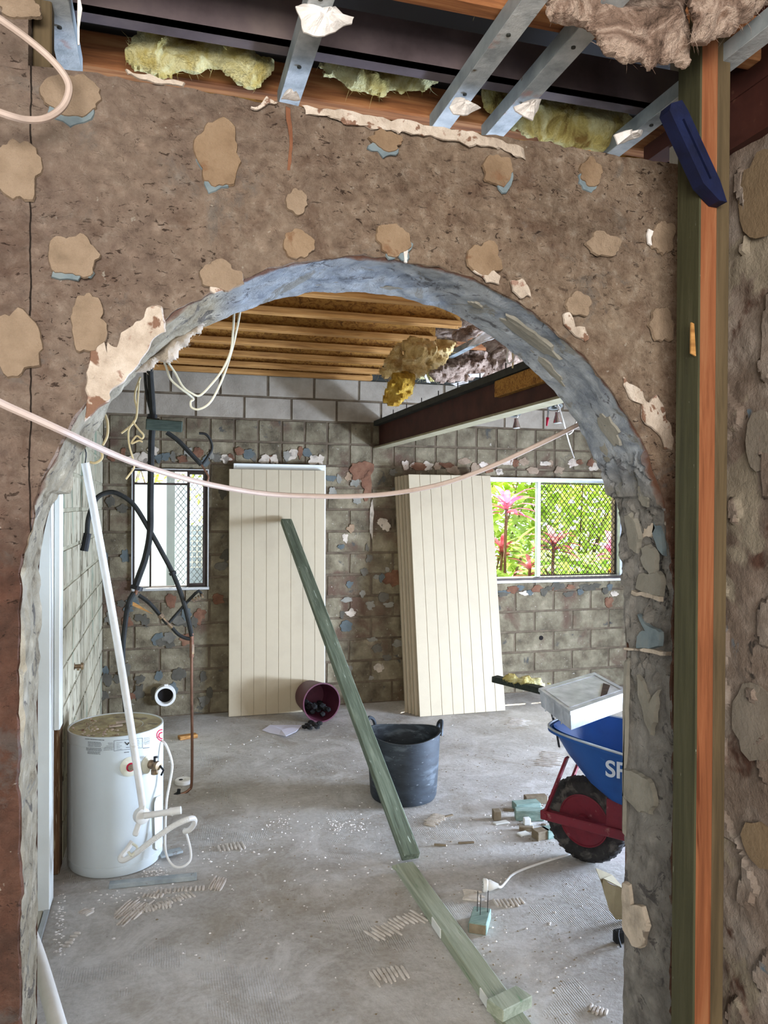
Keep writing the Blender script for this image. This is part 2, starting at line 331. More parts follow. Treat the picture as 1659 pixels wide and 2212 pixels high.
def daub(cx, cz, rx, rz, Y, th, m, parent, seed=0, n=30, amp=.18, name='adhesive_daub'):
    """irregular flat daub on a wall plane of constant Y, standing th proud towards the camera side"""
    pts = []
    for i in range(n):
        a = 2*math.pi*i/n; k = 1+amp*noise.noise(Vector((math.cos(a)*1.3+seed*7.1, math.sin(a)*1.3, seed)))+amp*.5*noise.noise(Vector((math.cos(a)*3+seed*3.3, math.sin(a)*3, seed)))+amp*.2*noise.noise(Vector((math.cos(a)*11+seed*3.3, math.sin(a)*11, seed)))
        pts.append(Vector((cx+rx*k*math.cos(a), Y, cz+rz*k*math.sin(a))))
    mb = MB(); inner = [p.lerp(Vector((cx, Y, cz)), .045)+Vector((0, -th, 0)) for p in pts]; nn = len(pts)
    mb.add(pts+inner, [tuple(range(nn, 2*nn))]+[(i, (i+1) % nn, nn+(i+1) % nn, nn+i) for i in range(nn)])
    return obj(name, mb, m, parent)
def patch_px(pxs, Y, th, m, parent, seed=0, name='plaster_patch', amp=.004, sub=4):
    pts = jag([PY(x, y, Y) for x, y in pxs], sub, amp, seed)
    for p in pts: p.y = Y
    c = sum(pts, Vector())/len(pts); n = len(pts); mb = MB(); top = [p.lerp(c, .04)+Vector((0, -th, 0)) for p in pts]
    mb.add(pts+top, [tuple(range(n, 2*n))]+[(i, (i+1) % n, n+(i+1) % n, n+i) for i in range(n)])
    return obj(name, mb, m, parent)
def inside(x, z, poly):
    c = False; n = len(poly)
    for i in range(n):
        x1, z1 = poly[i]; x2, z2 = poly[(i+1) % n]
        if (z1 > z) != (z2 > z) and x < (x2-x1)*(z-z1)/(z2-z1)+x1: c = not c
    return c
def edged(x, z, poly):
    d = 9; n = len(poly)
    for i in range(n):
        a = Vector(poly[i]); b = Vector(poly[(i+1) % n]); ab = b-a; t = max(0, min(1, (Vector((x, z))-a).dot(ab)/max(ab.length_squared, 1e-9)))
        d = min(d, (a+ab*t-Vector((x, z))).length)
    return d
def blob(name, pxs, Y, th, m, cell=.008, seed=0, rough=.02, slope=0, parent=None, **k):
    """thick fibrous batt: outline on the plane Y filled with a lumpy front and back"""
    P = [PY(x, y, Y) for x, y in pxs]; poly = [(p.x, p.z) for p in P]
    x0, x1 = min(p[0] for p in poly)-.02, max(p[0] for p in poly)+.02; z0, z1 = min(p[1] for p in poly)-.02, max(p[1] for p in poly)+.02
    nx, nz = int((x1-x0)/cell)+1, int((z1-z0)/cell)+1; idx = {}; mb = MB(); D = {}
    for i in range(nx+1):
        for j in range(nz+1):
            x, z = x0+i*cell, z0+j*cell; d = edged(x, z, poly)*(1 if inside(x, z, poly) else -1)
            d += .018*fbm((x*22+seed, z*22, seed), 4); D[i, j] = d
    def vert(i, j, s):
        if (i, j, s) in idx: return idx[i, j, s]
        x, z = x0+i*cell, z0+j*cell; d = max(D[i, j], 0); e = min(1, math.sqrt(d/(th*.9)))
        n1 = fbm((x*9+seed, z*9, seed*1.3), 5); n2 = fbm((x*30+seed, z*30, s), 3)
        n3 = abs(noise.noise(Vector((x*7+n1, z*11, seed+5))))
        y = Y + s*th*.5*e + (rough*2.2*n1 + rough*.7*n2 - rough*2.0*n3)*e*(1 if s < 0 else .5) + slope*(z-z1)
        mb.v.append(Vector((x+.01*n2*e, y, z+.008*n1))); idx[i, j, s] = len(mb.v)-1; return len(mb.v)-1
    for i in range(nx):
        for j in range(nz):
            if sum(D[a, b] > 0 for a, b in ((i, j), (i+1, j), (i+1, j+1), (i, j+1))) >= 3:
                for s in (-1, 1): mb.f.append(tuple(vert(a, b, s) for a, b in ((i, j), (i+1, j), (i+1, j+1), (i, j+1))))
    # close the rim
    cnt = {}
    for f in mb.f:
        for a, b in zip(f, f[1:]+f[:1]): cnt[frozenset((a, b))] = cnt.get(frozenset((a, b)), 0)+1
    rev = {v: kk for kk, v in idx.items()}; fs = []
    for e, c in cnt.items():
        if c == 1:
            a, b = tuple(e)
            if rev[a][2] == -1: fs.append((a, b, idx[rev[b][0], rev[b][1], 1], idx[rev[a][0], rev[a][1], 1]))
    mb.f += fs
    R = random.Random(int(seed*10)+3); fv = [v.copy() for v in mb.v]
    for q in range(110):
        p = R.choice(fv); L = R.uniform(.5, 1.3)*th*.5; d = Vector((R.gauss(0, 1), R.gauss(-.3, .6), R.gauss(-.5, .8))).normalized(); e = Vector((R.gauss(0, 1), R.gauss(0, 1), R.gauss(0, 1)))*.35; w = max(.0004, th*.005)
        pts = [p-d*L*.3, p+d*L*.3+e*L*.2, p+(d+e).normalized()*L*.8]; s = d.cross(Vector((.2, .9, .3))).normalized()*w
        mb.add([pts[0]-s, pts[0]+s, pts[1]-s, pts[1]+s, pts[2]], [(0, 1, 3, 2), (2, 3, 4)])
    return obj(name, mb, m, parent, smooth=True, **k)
def bar(name, p0, p1, w, h, m, parent=None, up=(0, 0, 1), ch=.003, **k):
    """square timber with its own axes, so that its grain runs along its length"""
    p0, p1 = Vector(p0), Vector(p1); d = (p1-p0); L = d.length; d.normalize(); r = d.cross(Vector(up)).normalized(); u = r.cross(d)
    o = obj(name, MB().cbox((-w/2, 0, -h/2), (w/2, L, h/2), ch), m, parent, base=False, **k)
    o.rotation_euler = Matrix(((r.x, d.x, u.x), (r.y, d.y, u.y), (r.z, d.z, u.z))).to_euler(); o.location = p0-(wl(parent) if parent else Vector()); return o
# ================================================================== SETTING
AX, AZ, AR, YF, YB, WT = .470, 1.53, .727, 1.60, 1.80, 2.557
JL, JR = -.257, 1.200
def arch_pts(N=460):
    """inner outline (jamb, arch, jamb) paired with outer outline, left to right"""
    X0, X1 = -1.5, 1.32; inn = []; out = []
    nj = 110
    for i in range(nj): z = AZ*i/nj; inn.append((JL, z)); out.append((X0, z))
    na = N-2*nj
    for i in range(na+1):
        a = math.pi*(1-i/na); c, s = math.cos(a), math.sin(a); inn.append((AX+AR*c, AZ+AR*s))
        tx = ((X1 if c > 0 else X0)-AX)/c if abs(c) > 1e-6 else 1e9; tz = (WT-AZ)/s if s > 1e-6 else 1e9; t = min(tx, tz)
        out.append((AX+t*c, AZ+t*s))
    for i in range(nj-1, -1, -1): z = AZ*i/nj; inn.append((JR, z)); out.append((X1, z))
    return inn, out
inn, out = arch_pts(); NA = len(inn)
def chip(i):
    x, z = inn[i]; d = .007*fbm((x*9, z*9, 1.5), 5)+.004*noise.noise(Vector((x*40, z*40, 3)))
    cx, cz = (AX, AZ) if z > AZ else (AX, z); v = Vector((x-cx, z-cz)).normalized(); return x+v.x*d, z+v.y*d
def wall_y(x, z):
    y = YF - .008*fbm((x*3.1, z*3.1, 0), 3) - .007*fbm((x*13, z*13, 4), 4) - .0045*fbm((x*40, z*40, 9), 4)
    p = noise.noise(Vector((x*24, z*34, 7)))
    if p > .34: y += .018*(p-.34)
    dx = abs(x+.243-.004*noise.noise(Vector((z*6, 0, 0))))
    return y
MR = 150; mb = MB()
for j in range(MR+1):
    t = (j/MR)**1.15
    for i in range(NA):
        a = chip(i); b = out[i]; x = a[0]+(b[0]-a[0])*t; z = a[1]+(b[1]-a[1])*t
        y = wall_y(x, z) + (.007 if j == 0 else 0)
        if j == MR and abs(b[1]-WT) < 1e-6: z += .006*fbm((x*14, 0, 2), 4)
        mb.v.append(Vector((x, y, z)))
for j in range(MR):
    for i in range(NA-1): mb.f.append((j*NA+i, j*NA+i+1, (j+1)*NA+i+1, (j+1)*NA+i))
# top, back and ends
k = len(mb.v)
for i in range(NA): mb.v.append(Vector((out[i][0], YB, out[i][1])))
for i in range(NA): mb.v.append(Vector((inn[i][0], YB, inn[i][1])))
for i in range(NA-1):
    mb.f.append((MR*NA+i, MR*NA+i+1, k+i+1, k+i)); mb.f.append((k+i, k+i+1, k+NA+i+1, k+NA+i))
wall_front = struct('wall_front', mb, M_RENDER, smooth=True)
# soffit and jambs of the arch
mb = MB(); NR = 30
def rev_d(x, z, y):
    d = .005*fbm((x*7, z*7, y*7), 4)+.003*fbm((x*28, z*28, y*28), 3)+(.020*(y-YF)/(YB-YF) if z > 1.75 else 0)
    if x > .9 and z < 1.86:
        m = max(0, min(1, (z-1.22)/.06))*max(0, min(1, (1.90-z)/.06))
        q = noise.voronoi(Vector((y*11, z*11, 2)))[0]; d += m*(.009*fbm((y*9, z*7, 6), 3) + .004*fbm((y*30, z*22, 6), 4) + .009*(round(2.2*fbm((y*7+3, z*5, 1), 2))) - .008*(1 if q[1]-q[0] < .05 else 0))
    if x < .1 and z > 1.4:
        d += .010*fbm((x*20, z*8, y*22), 5)
    return d
for j in range(NR+1):
    y = YF+.004+(YB-YF-.002)*j/NR
    for i in range(NA):
        x, z = chip(i) if j == 0 else inn[i]; cx, cz = (AX, AZ) if z > AZ else (AX, z); v = Vector((x-cx, z-cz)).normalized()
        d = 0 if j == 0 else rev_d(x, z, y)
        mb.v.append(Vector((x-v.x*d, y, z-v.y*d)))
for j in range(NR):
    for i in range(NA-1): mb.f.append((j*NA+i, j*NA+i+1, (j+1)*NA+i+1, (j+1)*NA+i))
obj('arch_reveal', mb, M_REVEAL, wall_front, smooth=True, label='blue-grey, cream and bare concrete inner face of the arch')
# round adhesive daubs on the arch wall, (px centre, px radii)
D = [(473,337,48,66,0),(645,529,33,30,0),(832,306,38,22,0),(1074,370,38,36,0),(1273,378,30,34,0),(848,520,38,36,0),(165,556,46,44,1),(38,372,44,60,1),
     (160,212,54,44,1),(1045,560,42,40,0),(1300,530,44,30,1),(1428,515,32,46,1),(195,700,36,58,1),(30,740,50,62,1),(1245,660,34,30,1),(1425,700,34,44,1),(478,600,44,30,1),(640,440,22,28,1),
     (40,20,40,26,1)]
for i, (x, y, rx, ry, kk) in enumerate(D):
    p = PY(x, y, YF); s = YF/FPX*1.02
    if i in (0, 2, 3, 5, 6, 8, 4):
        daub(p.x+(.010 if i % 2 else -.006), p.z-.016, rx*s*.82, ry*s*.85, YF-.003, .004+i*.0001, M_BLUEP, wall_front, 40+i, 20, .5, 'paint_patch')
    daub(p.x, p.z, rx*s, ry*s, YF-.004, .006+i*.00013, M_DAUB if kk == 0 else M_DAUBP, wall_front, i, 40, .34)
P = [([(655,232),(760,243),(880,262),(1000,285),(1090,305),(1132,322),(1138,345),(1115,338),(1095,322),(1010,312),(900,292),(820,280),(780,278),(700,255),(660,250)], 0),
     ([(540,228),(575,214),(600,216),(570,232),(545,234)], 0),
     ([(300,690),(318,660),(345,662),(362,700),(330,745),(290,800),(262,830),(240,852),(222,880),(186,905),(190,850),(186,800),(200,755),(215,742),(232,760),(236,740),(256,746),(262,715),(285,705)], 0),
     ([(438,610),(462,600),(478,604),(500,585),(515,600),(512,618),(488,630),(465,638),(452,625)], 0),
     ([(1020,568),(1035,560),(1055,585),(1078,592),(1080,615),(1050,612),(1035,595),(1022,588)], 0),
     ([(1108,605),(1128,600),(1140,615),(1150,640),(1130,642),(1105,632)], 0),
     ([(1214,680),(1228,672),(1240,700),(1262,705),(1272,725),(1266,745),(1248,728),(1230,715),(1216,700)], 0),
     ([(1345,815),(1362,825),(1400,868),(1418,852),(1432,880),(1448,925),(1452,975),(1438,970),(1418,935),(1395,915),(1380,880),(1355,850)], 0),
     ([(868,548),(880,546),(886,560),(878,571),(871,564)], 1), ([(38,330),(52,330),(52,388),(40,392)], 1),
     ([(268,155),(300,158),(402,182),(400,190),(320,178),(270,166)], 0), ([(1395,495),(1412,500),(1405,530),(1396,528)], 1)]
for i, (pl, kk) in enumerate(P): patch_px(pl, YF-.005, .005, M_WPLAST if kk else M_PLAST, wall_front, i, amp=.006, sub=8)
patch_px([(617,228),(627,232),(632,290),(630,350),(624,378),(620,376),(624,340),(625,295),(619,262)], YF-.006, .002, mat('rust_run', ['#6a412c', '#83583f'], 20, .9, world=True), wall_front, 88, 'rust_run', .0015, 4)
# flaking sheets on the right jamb of the arch (face x = JR)
JP = [([(1380,1455),(1397,1480),(1408,1520),(1430,1490+0),(1418,1560),(1410,1590),(1398,1560),(1385,1500)], M_DAUBG), ([(1340,1895),(1362,1905),(1368,1950),(1392,1955),(1404,2000),(1392,2050),(1372,2045),(1350,2010),(1338,1960)], M_FLAKE),
      ([(1352,1660),(1385,1668),(1412,1690),(1420,1730),(1408,1760),(1380,1752),(1350,1720)], M_DAUBG), ([(1384,1330),(1402,1345),(1430,1368),(1430,1395),(1382,1400),(1380,1375),(1398,1362)], M_BLUEP),
      ([(1315,1042),(1345,1060),(1362,1110),(1348,1160),(1338,1190),(1322,1120)], M_FLAKE), ([(1390,1062),(1410,1072),(1450,1080),(1452,1108),(1420,1100),(1392,1090)], M_FLAKE),
      ([(1385,1100),(1405,1112),(1422,1140),(1408,1160),(1386,1165),(1376,1130)], M_FLAKE), ([(1385,1240),(1425,1232),(1436,1260),(1432,1290),(1402,1284),(1378,1270)], M_DAUBG), ([(1420,1110),(1436,1118),(1438,1200),(1426,1190),(1416,1150)], M_BLUEP),
      ([(1372,1274),(1395,1280),(1432,1290),(1430,1297),(1398,1290),(1370,1280)], M_FLAKE), ([(1340,1395),(1400,1400),(1452,1412),(1452,1420),(1400,1408),(1345,1402)], M_FLAKE), ([(1342,1420),(1362,1426),(1356,1560),(1350,1800),(1341,1800)], M_DAUBG)]
for i, (pl, m_) in enumerate(JP):
    pts = []
    for x, y in pl:
        p = PX(x, y, JR-.004); p.y = max(YF+.012, min(YB-.004, p.y)); pts.append(p)
    pts = jag(pts, 4, .004, 70+i)
    for p in pts: p.x = JR-.001; p.y = max(YF+.008, min(YB, p.y))
    c = sum(pts, Vector())/len(pts); n = len(pts); top = [p.lerp(c, .05)+Vector((-.012, 0, 0)) for p in pts]
    m2 = MB().add(pts+top, [tuple(range(n, 2*n))]+[(a, (a+1) % n, n+(a+1) % n, n+a) for a in range(n)])
    obj('plaster_patch', m2, m_, wall_front)
# round daubs under the crown of the arch
for i, (a, yy, ra, ry) in enumerate([(97, 1.76, .045, .022), (84, 1.765, .05, .02), (70, 1.70, .02, .012), (58, 1.69, .09, .035), (50, 1.75, .07, .02), (33, 1.69, .05, .035), (29, 1.755, .045, .022), (10, 1.74, .05, .03), (18, 1.66, .03, .02), (5, 1.68, .04, .03)]):
    pts = []; c0 = None
    for q in range(20):
        t = 2*math.pi*q/20; kx = 1+.25*noise.noise(Vector((math.cos(t)*2.5+i*3, math.sin(t)*2.5, i)))*1.6
        an = math.radians(a)+ra*kx*math.cos(t)/AR; pts.append((an, yy+ry*kx*math.sin(t)))
    m2 = MB(); n = 20; o1 = [Vector((AX+(AR-.002)*math.cos(an), y, AZ+(AR-.002)*math.sin(an))) for an, y in pts]
    o2 = [Vector((AX+(AR-.014)*math.cos(math.radians(a)+(an-math.radians(a))*.92), yy+(y-yy)*.92, AZ+(AR-.014)*math.sin(math.radians(a)+(an-math.radians(a))*.92))) for an, y in pts]
    m2.add(o1+o2, [tuple(range(n, 2*n))]+[(b, (b+1) % n, n+(b+1) % n, n+b) for b in range(n)])
    obj('adhesive_daub', m2, M_DAUBG, wall_front)

tr = blob('torn_render', [(296,800),(318,768),(372,728),(430,688),(462,682),(440,706),(425,722),(405,748),(385,760),(362,776),(340,786),(320,800)], 1.775, .03, M_FLAKE, .004, 77, .012); tr.parent = wall_front; tr.location -= wall_front.location
struct('wall_pier', MB().box((-1.5, 1.594, 2.545), (-.247, 1.80, 3.05)), M_RENDER)
struct('wall_divider', MB().box((1.322, 1.62, 0), (5.2, 1.80, 3.05)).box((-1.6, 1.62, 0), (-1.5, 1.8, 3.05)), M_BLOCKP)
# floor
struct('floor', MB().box((-1.9, -2.7, -.12), (5.3, 6.75, 0)), M_FLOOR)
FLOOR = bpy.data.objects['floor']
# back wall: mortar core with two window openings, and every block
W1 = (-.232, .362, 1.045, 2.018); W2 = (2.16, 4.268, 1.045, 1.985); Y0 = 6.5
mb = MB(); xs = [-.7, W1[0], W1[1], W2[0], W2[1], 5.2]
mb.box((xs[0], Y0, 0), (xs[1], 6.68, 2.82)).box((xs[2], Y0, 0), (xs[3], 6.68, 2.82)).box((xs[4], Y0, 0), (xs[5], 6.68, 2.82))
for w in (W1, W2): mb.box((w[0], Y0, 0), (w[1], 6.68, w[2])).box((w[0], Y0, w[3]), (w[1], 6.68, 2.82))
wall_back = struct('wall_back', mb, M_MORT)
CH = .1885
BM = {}
def block(parent, x0, x1, z0, z1, face, m, axis='Y', rn=0):
    """one concrete block, chipped and slightly uneven; alike blocks share a mesh"""
    w, h = round(x1-x0, 3), round(z1-z0, 3)
    if w < .03 or h < .03: return
    key = (w, h, axis, rn, m.name)
    if key not in BM:
        r = random.Random(hash((w, h, rn)) & 0xffff); c = .006; vs = []; n = 0
        def rect(ix, yy): return [(-w/2+ix+r.uniform(0, .004), yy, ix+r.uniform(0, .004)), (w/2-ix-r.uniform(0, .004), yy, ix+r.uniform(0, .004)), (w/2-ix-r.uniform(0, .004), yy, h-ix-r.uniform(0, .004)), (-w/2+ix+r.uniform(0, .004), yy, h-ix-r.uniform(0, .004))]
        a = rect(0, .004); b = rect(.004, -.006); fs = [(4, 5, 6, 7)]+[(i, (i+1) % 4, 4+(i+1) % 4, 4+i) for i in range(4)]
        vs = [Vector(v) for v in a+b]
        if axis == 'X': vs = [Vector((-v.y, v.x, v.z)) for v in vs]
        me = bpy.data.meshes.new('concrete_block'); me.from_pydata(vs, [], fs); me.materials.append(m); BM[key] = me
    ob = bpy.data.objects.new('concrete_block', BM[key]); COL.objects.link(ob); ob.parent = parent
    loc = Vector(((x0+x1)/2, face, z0)) if axis == 'Y' else Vector((face, (x0+x1)/2, z0)); ob.location = loc-wl(parent)
G = .011
for r in range(15):
    z0, z1 = r*CH+G/2, (r+1)*CH-G/2; half = r in (11, 12); L = .1975 if half else .395
    off = 3.34 if (r % 2 == 1) else 3.1425
    if r >= 13: off += .08
    x = off - L*math.ceil((off+.7)/L)
    while x < 5.1:
        a, b = max(x+G/2, -.455), min(x+L-G/2, 5.09); x += L
        if b-a < .03: continue
        segs = [(a, b, z0, z1)]
        for w in (W1, W2):
            ns = []
            for (p, q, u, v) in segs:
                if q <= w[0] or p >= w[1] or v <= w[2] or u >= w[3]: ns.append((p, q, u, v)); continue
                if p < w[0]: ns.append((p, w[0], u, v))
                if q > w[1]: ns.append((w[1], q, u, v))
                p2, q2 = max(p, w[0]), min(q, w[1])
                if u < w[2]-.03: ns.append((p2, q2, u, w[2]-.004))
                if v > w[3]+.03: ns.append((p2, q2, w[3]+.004, v))
            segs = ns
        for (p, q, u, v) in segs: block(wall_back, p, q, u, v, Y0, M_BLOCKP if r >= 13 else M_BLOCK, 'Y', random.randrange(3))
# adhesive, paint and plaster left on the back wall
M_BDG = mat('dull_grey_adhesive', ['#57534a', '#6d685d'], 14, .95, bump=.003, world=True); M_BBL = mat('dull_blue_paint', ['#4d5352', '#5e6462'], 14, .95, bump=.003, world=True)
R = random.Random(5); cols = [M_DAUBG, M_DAUB, M_BLUEP, M_WPLAST, M_DAUBP]
M_DKD = mat('dark_adhesive', ['#474339', '#59544a'], 12, .95, bump=.003, world=True); M_RED = mat('red_brown_scar', ['#553a2b', '#6e4c39', '#80604a'], 12, .95, bump=.004, world=True)
def wb(x, y, rx, rz, m, sd, th=.004): p = PY(x, y, Y0); daub(p.x, p.z, rx, rz, Y0-.005, th+(sd*37 % 23)*.0002, m, wall_back, sd, 26, .55)
for i in range(62):   # small-window part of the wall: dark rows of daubs
    x = R.uniform(222, 488); y = R.choice([1070, 1110, 1150, 1210, 1290, 1330, 1390, 1455, 1500])+R.uniform(-14, 14)
    if 276 < x < 462 and 1000 < y < 1282: continue
    wb(x, y, R.uniform(.025, .055), R.uniform(.03, .06), R.choice([M_DKD, M_DKD, M_BDG, M_BBL, M_DKD, M_RED]), i)
for i in range(30):   # band above the windows
    x = 230+i*16+R.uniform(-6, 6); wb(x, 985+R.uniform(-12, 12), R.uniform(.02, .05), R.uniform(.03, .05), R.choice([M_DAUBG, M_BBL, M_BDG, M_FLAKE, M_BDG, M_RED]), 100+i, .006)
for i in range(24):
    x = 870+i*19+R.uniform(-6, 6); wb(x, 1008+R.uniform(-12, 12), R.uniform(.03, .07), R.uniform(.02, .05), R.choice([M_DAUBP, M_PLAST, M_RED, M_FLAKE, M_RED]), 200+i, .005)
for i in range(20):
    wb(1080+i*13+R.uniform(-6, 6), 1272+R.uniform(-8, 12), R.uniform(.03, .07), R.uniform(.02, .04), R.choice([M_RED, M_BBL, M_FLAKE, M_DKD, M_RED]), 300+i)
for i in range(34):
    x = R.uniform(708, 862); y = R.uniform(990, 1480)
    wb(x, y, R.uniform(.018, .05), R.uniform(.02, .045), R.choice([M_DAUBG, M_BDG, M_BBL, M_BDG, M_DKD, M_DAUBG, M_FLAKE]), 400+i)
for i, (x, y, rx, rz, m_) in enumerate([(778,1015,.11,.09,M_RED),(792,1050,.05,.12,M_RED),(802,1120,.018,.17,M_FLAKE),(850,1250,.09,.07,M_RED),(748,1352,.06,.05,M_BBL),(757,1142,.035,.04,M_DAUB),(752,1030,.035,.035,M_DAUB),(1313,1300,.05,.05,M_RED)]): wb(x, y, rx, rz, m_, 500+i, .005)
# small drilled hole in the blockwork
p = PY(1169, 1378, Y0-.008); obj('drilled_hole', MB().lathe([(.021, 0), (.021, .002)], p, (0, -1, 0), 16), M_DARK, wall_back)
# top plate
struct('trim_1', MB().box((-.46, 6.40, 2.822), (5.1, 6.68, 2.90)).box((-.66, 6.55, 2.90), (5.3, 6.68, 3.06)), M_DARKST)
# left wall of the far room, blocks in cream paint, doorway
mb = MB().box((-.66, 3.95, 0), (-.46, 6.7, 2.82)).box((-.66, 1.8, 0), (-.46, 2.45, 3.05)).box((-.66, 2.45, 2.12), (-.46, 3.95, 3.05)).box((-.66, 3.95, 2.82), (-.46, 6.7, 3.05))
wall_left = struct('wall_left', mb, M_MORTL)
for r in range(15):
    y = 3.96 + (0 if r % 2 else -.2)
    while y < 6.49:
        a, b = max(y+G/2, 3.97), min(y+.395-G/2, 6.488); y += .395
        if b-a > .03: block(wall_left, a, b, r*CH+G/2, (r+1)*CH-G/2, -.460, M_PAINTBLOCK, 'X', random.randrange(4))
# doorway lining
d1 = struct('door_1', MB().cbox((-.60, 2.47, .02), (-.555, 3.50, 2.06), .003), M_WHITE)
mb = MB().cbox((-.655, 3.50, 0), (-.452, 3.62, 2.10), .003).cbox((-.655, 2.45, 2.06), (-.452, 3.62, 2.12), .003); obj('door_jamb', mb, M_WHITE, d1)
obj('architrave', MB().cbox((-.45, 3.60, .74), (-.425, 3.70, 2.12), .004), M_WHITE, d1, label='white architrave strip with its lower end broken off')
M_RAW = wood('raw_dark_timber', '#3b2a1c', '#6a4c33', '#8f7050', axis=2, world=True, spots=[(12, .6, .03, '#b9ab8e')])
mb = MB(); 
for a, b, c in ((3.63, 3.72, -.47), (3.73, 3.83, -.50), (3.84, 3.955, -.455)): mb.cbox((-.655, a, 0), (c, b, 2.4), .006)
obj('rough_jamb_timber', mb, M_RAW, d1)
struct('trim_2', MB().cbox((-.475, 2.3, 0), (-.452, 3.60, .012), .003), M_ALU)
M_TILE = mat('beige_tile', ['#a39d8c', '#b6b09e'], 6, .5, bump=.0005)
sill = struct('door_2', MB().box((-.68, 2.3, -.01), (-.477, 3.5, .002)), M_MORT)
for k_ in range(4): obj('tile', MB().cbox((-.66, 2.31+k_*.30, .002), (-.478, 2.605+k_*.30, .010), .002), M_TILE, sill)
# right wall of the far room with the wide opening that lights it
struct('wall_right', MB().box((5.1, 1.6, 0), (5.3, 2.62, 3.05)).box((5.1, 3.88, 0), (5.3, 6.7, 3.05)).box((5.1, 2.62, 2.05), (5.3, 3.88, 3.05)), M_BLOCKP)
# near room: right wall (rough), left wall, rear wall with its opening
mb = MB(); NY, NZ = 70, 300
for i in range(NY+1):
    for j in range(NZ+1):
        y = .95+.67*i/NY; z = 2.585*j/NZ; p = noise.noise(Vector((y*13, z*9, 5)))
        mb.v.append(Vector((1.32-.012*fbm((y*3, z*3, 2), 4)-.006*fbm((y*14, z*14, 5), 4)-(.012 if p > .25 else 0), y, z)))
for i in range(NY):
    for j in range(NZ): a = i*(NZ+1)+j; mb.f.append((a, a+1, a+NZ+2, a+NZ+1))
mb.box((1.335, -2.5, 0), (1.5, 1.62, 2.585))
M_SIDE = mat('grey_brown_render', ['#57493e', '#75665a', '#8d8176', '#9a9086'], 4, .95, bump=.009, bscale=30, world=True, spots=[(5, .60, .03, '#4e362b'), (3.5, .62, .015, '#8a7f6e'), (12, .68, .02, '#39322c'), (6, .70, .02, '#5c6a74')], detail=7)
M_SD1 = mat('side_daub_tan', ['#74614a', '#8a765c'], 8, .95, bump=.004, world=True); M_SD2 = mat('side_daub_grey', ['#6f665a', '#857b6e'], 8, .95, bump=.004, world=True); M_SD3 = mat('side_blue', ['#566068', '#66706f'], 9, .95, world=True); M_SD4 = mat('side_scar', ['#543a2c', '#67493a'], 9, .95, world=True)
wside = struct('wall_side', mb, M_SIDE, smooth=True)
for i, (x, y, ry_, rz_, m_) in enumerate([(1645,420,.07,.10,M_SD1),(1650,1830,.07,.05,M_SD1),(1630,1560,.07,.09,M_SD2),(1640,950,.04,.07,M_SD2)]):
    p = PX(x, y, 1.31); pts = [Vector((1.312, p.y+ry_*(1+.3*noise.noise(Vector((q*.9, i, 3))))*math.cos(2*math.pi*q/18), p.z+rz_*(1+.3*noise.noise(Vector((q*.8, i, 9))))*math.sin(2*math.pi*q/18))) for q in range(18)]
    for q in pts: q.y = min(q.y, 1.59)
    obj('adhesive_daub', MB().plate(pts, (-1, 0, 0), .005), m_, wside)
struct('wall_left_near', MB().box((-1.7, -2.5, 0), (-1.5, 1.62, 3.05)), M_BLOCKP)
struct('wall_rear', MB().box((-1.7, -2.6, 0), (-1.5, -2.4, 3.05)).box((1.3, -2.6, 0), (1.5, -2.4, 3.05)).box((-1.5, -2.6, 2.75), (1.3, -2.4, 3.05)).box((-1.5, -2.6, 0), (1.3, -2.4, .65)), M_BLOCKP)
# roof deck over everything
struct('ceiling', MB().box((-1.8, -2.7, 3.06), (5.4, 6.9, 3.14)), M_DARK)
mb = MB().box((1.335, -2.5, 2.95), (1.5, 1.62, 3.06)); struct('trim_3', mb, M_DARK)
obj('steel_wall_beam', MB().box((1.315, -1.6, 2.588), (1.335, 1.60, 2.85)).box((1.30, -1.6, 2.85), (1.42, 1.60, 2.862)).box((1.30, -1.6, 2.576), (1.42, 1.60, 2.588)), M_RUST, label='red-brown steel beam lying on top of the right side wall', cat='steel beam')

# windows --------------------------------------------------------------
def vbar(x, y, w, z0, z1, Y=6.47, d=.05): p = PY(x, y, Y).x; return MB().cbox((p-w/2, Y-d/2, z0), (p+w/2, Y+d/2, z1), .002)
def diamond(x0, x1, z0, z1, Y, s=.042, r=.0022):
    mb = MB(); H = z1-z0; Wd = x1-x0
    for sg in (1, -1):
        c = -H
        while c < Wd+H:
            # line x = x0 + c + sg*(z-z0)*.8
            pts = []
            for z in (z0, z1): pts.append((c+ (sg*(z-z0)*.8 if sg > 0 else H*.8-(z-z0)*.8), z))
            (xa, za), (xb, zb) = pts; t0, t1 = 0, 1
            dx = xb-xa
            lo, hi = sorted(((0-xa)/dx, (Wd-xa)/dx)); t0, t1 = max(0, lo), min(1, hi)
            if t1-t0 > .01:
                a = Vector((x0+xa+dx*t0, Y+sg*.0015, za+(zb-za)*t0)); b = Vector((x0+xa+dx*t1, Y+sg*.0015, za+(zb-za)*t1)); mb.tube([a, b], r, 5)
            c += s
    return mb
def rect_frame(x0, x1, z0, z1, w, Y, d, c=.002):
    return MB().cbox((x0, Y-d/2, z0), (x0+w, Y+d/2, z1), c).cbox((x1-w, Y-d/2, z0), (x1, Y+d/2, z1), c).cbox((x0+w, Y-d/2, z1-w), (x1-w, Y+d/2, z1), c).cbox((x0+w, Y-d/2, z0), (x1-w, Y+d/2, z0+w), c)
w1 = struct('window_1', rect_frame(W1[0], W1[1], W1[2], W1[3], .018, 6.53, .09), M_DKALU)
obj('window_trim', rect_frame(W1[0]-.006, W1[1]+.006, W1[2]-.008, W1[3]+.004, .010, 6.478, .012), M_ALU, w1)
xm = PY(325, 1150, 6.5).x; xt = PY(406, 1150, 6.5).x; zt = PY(350, 1045, 6.5).z
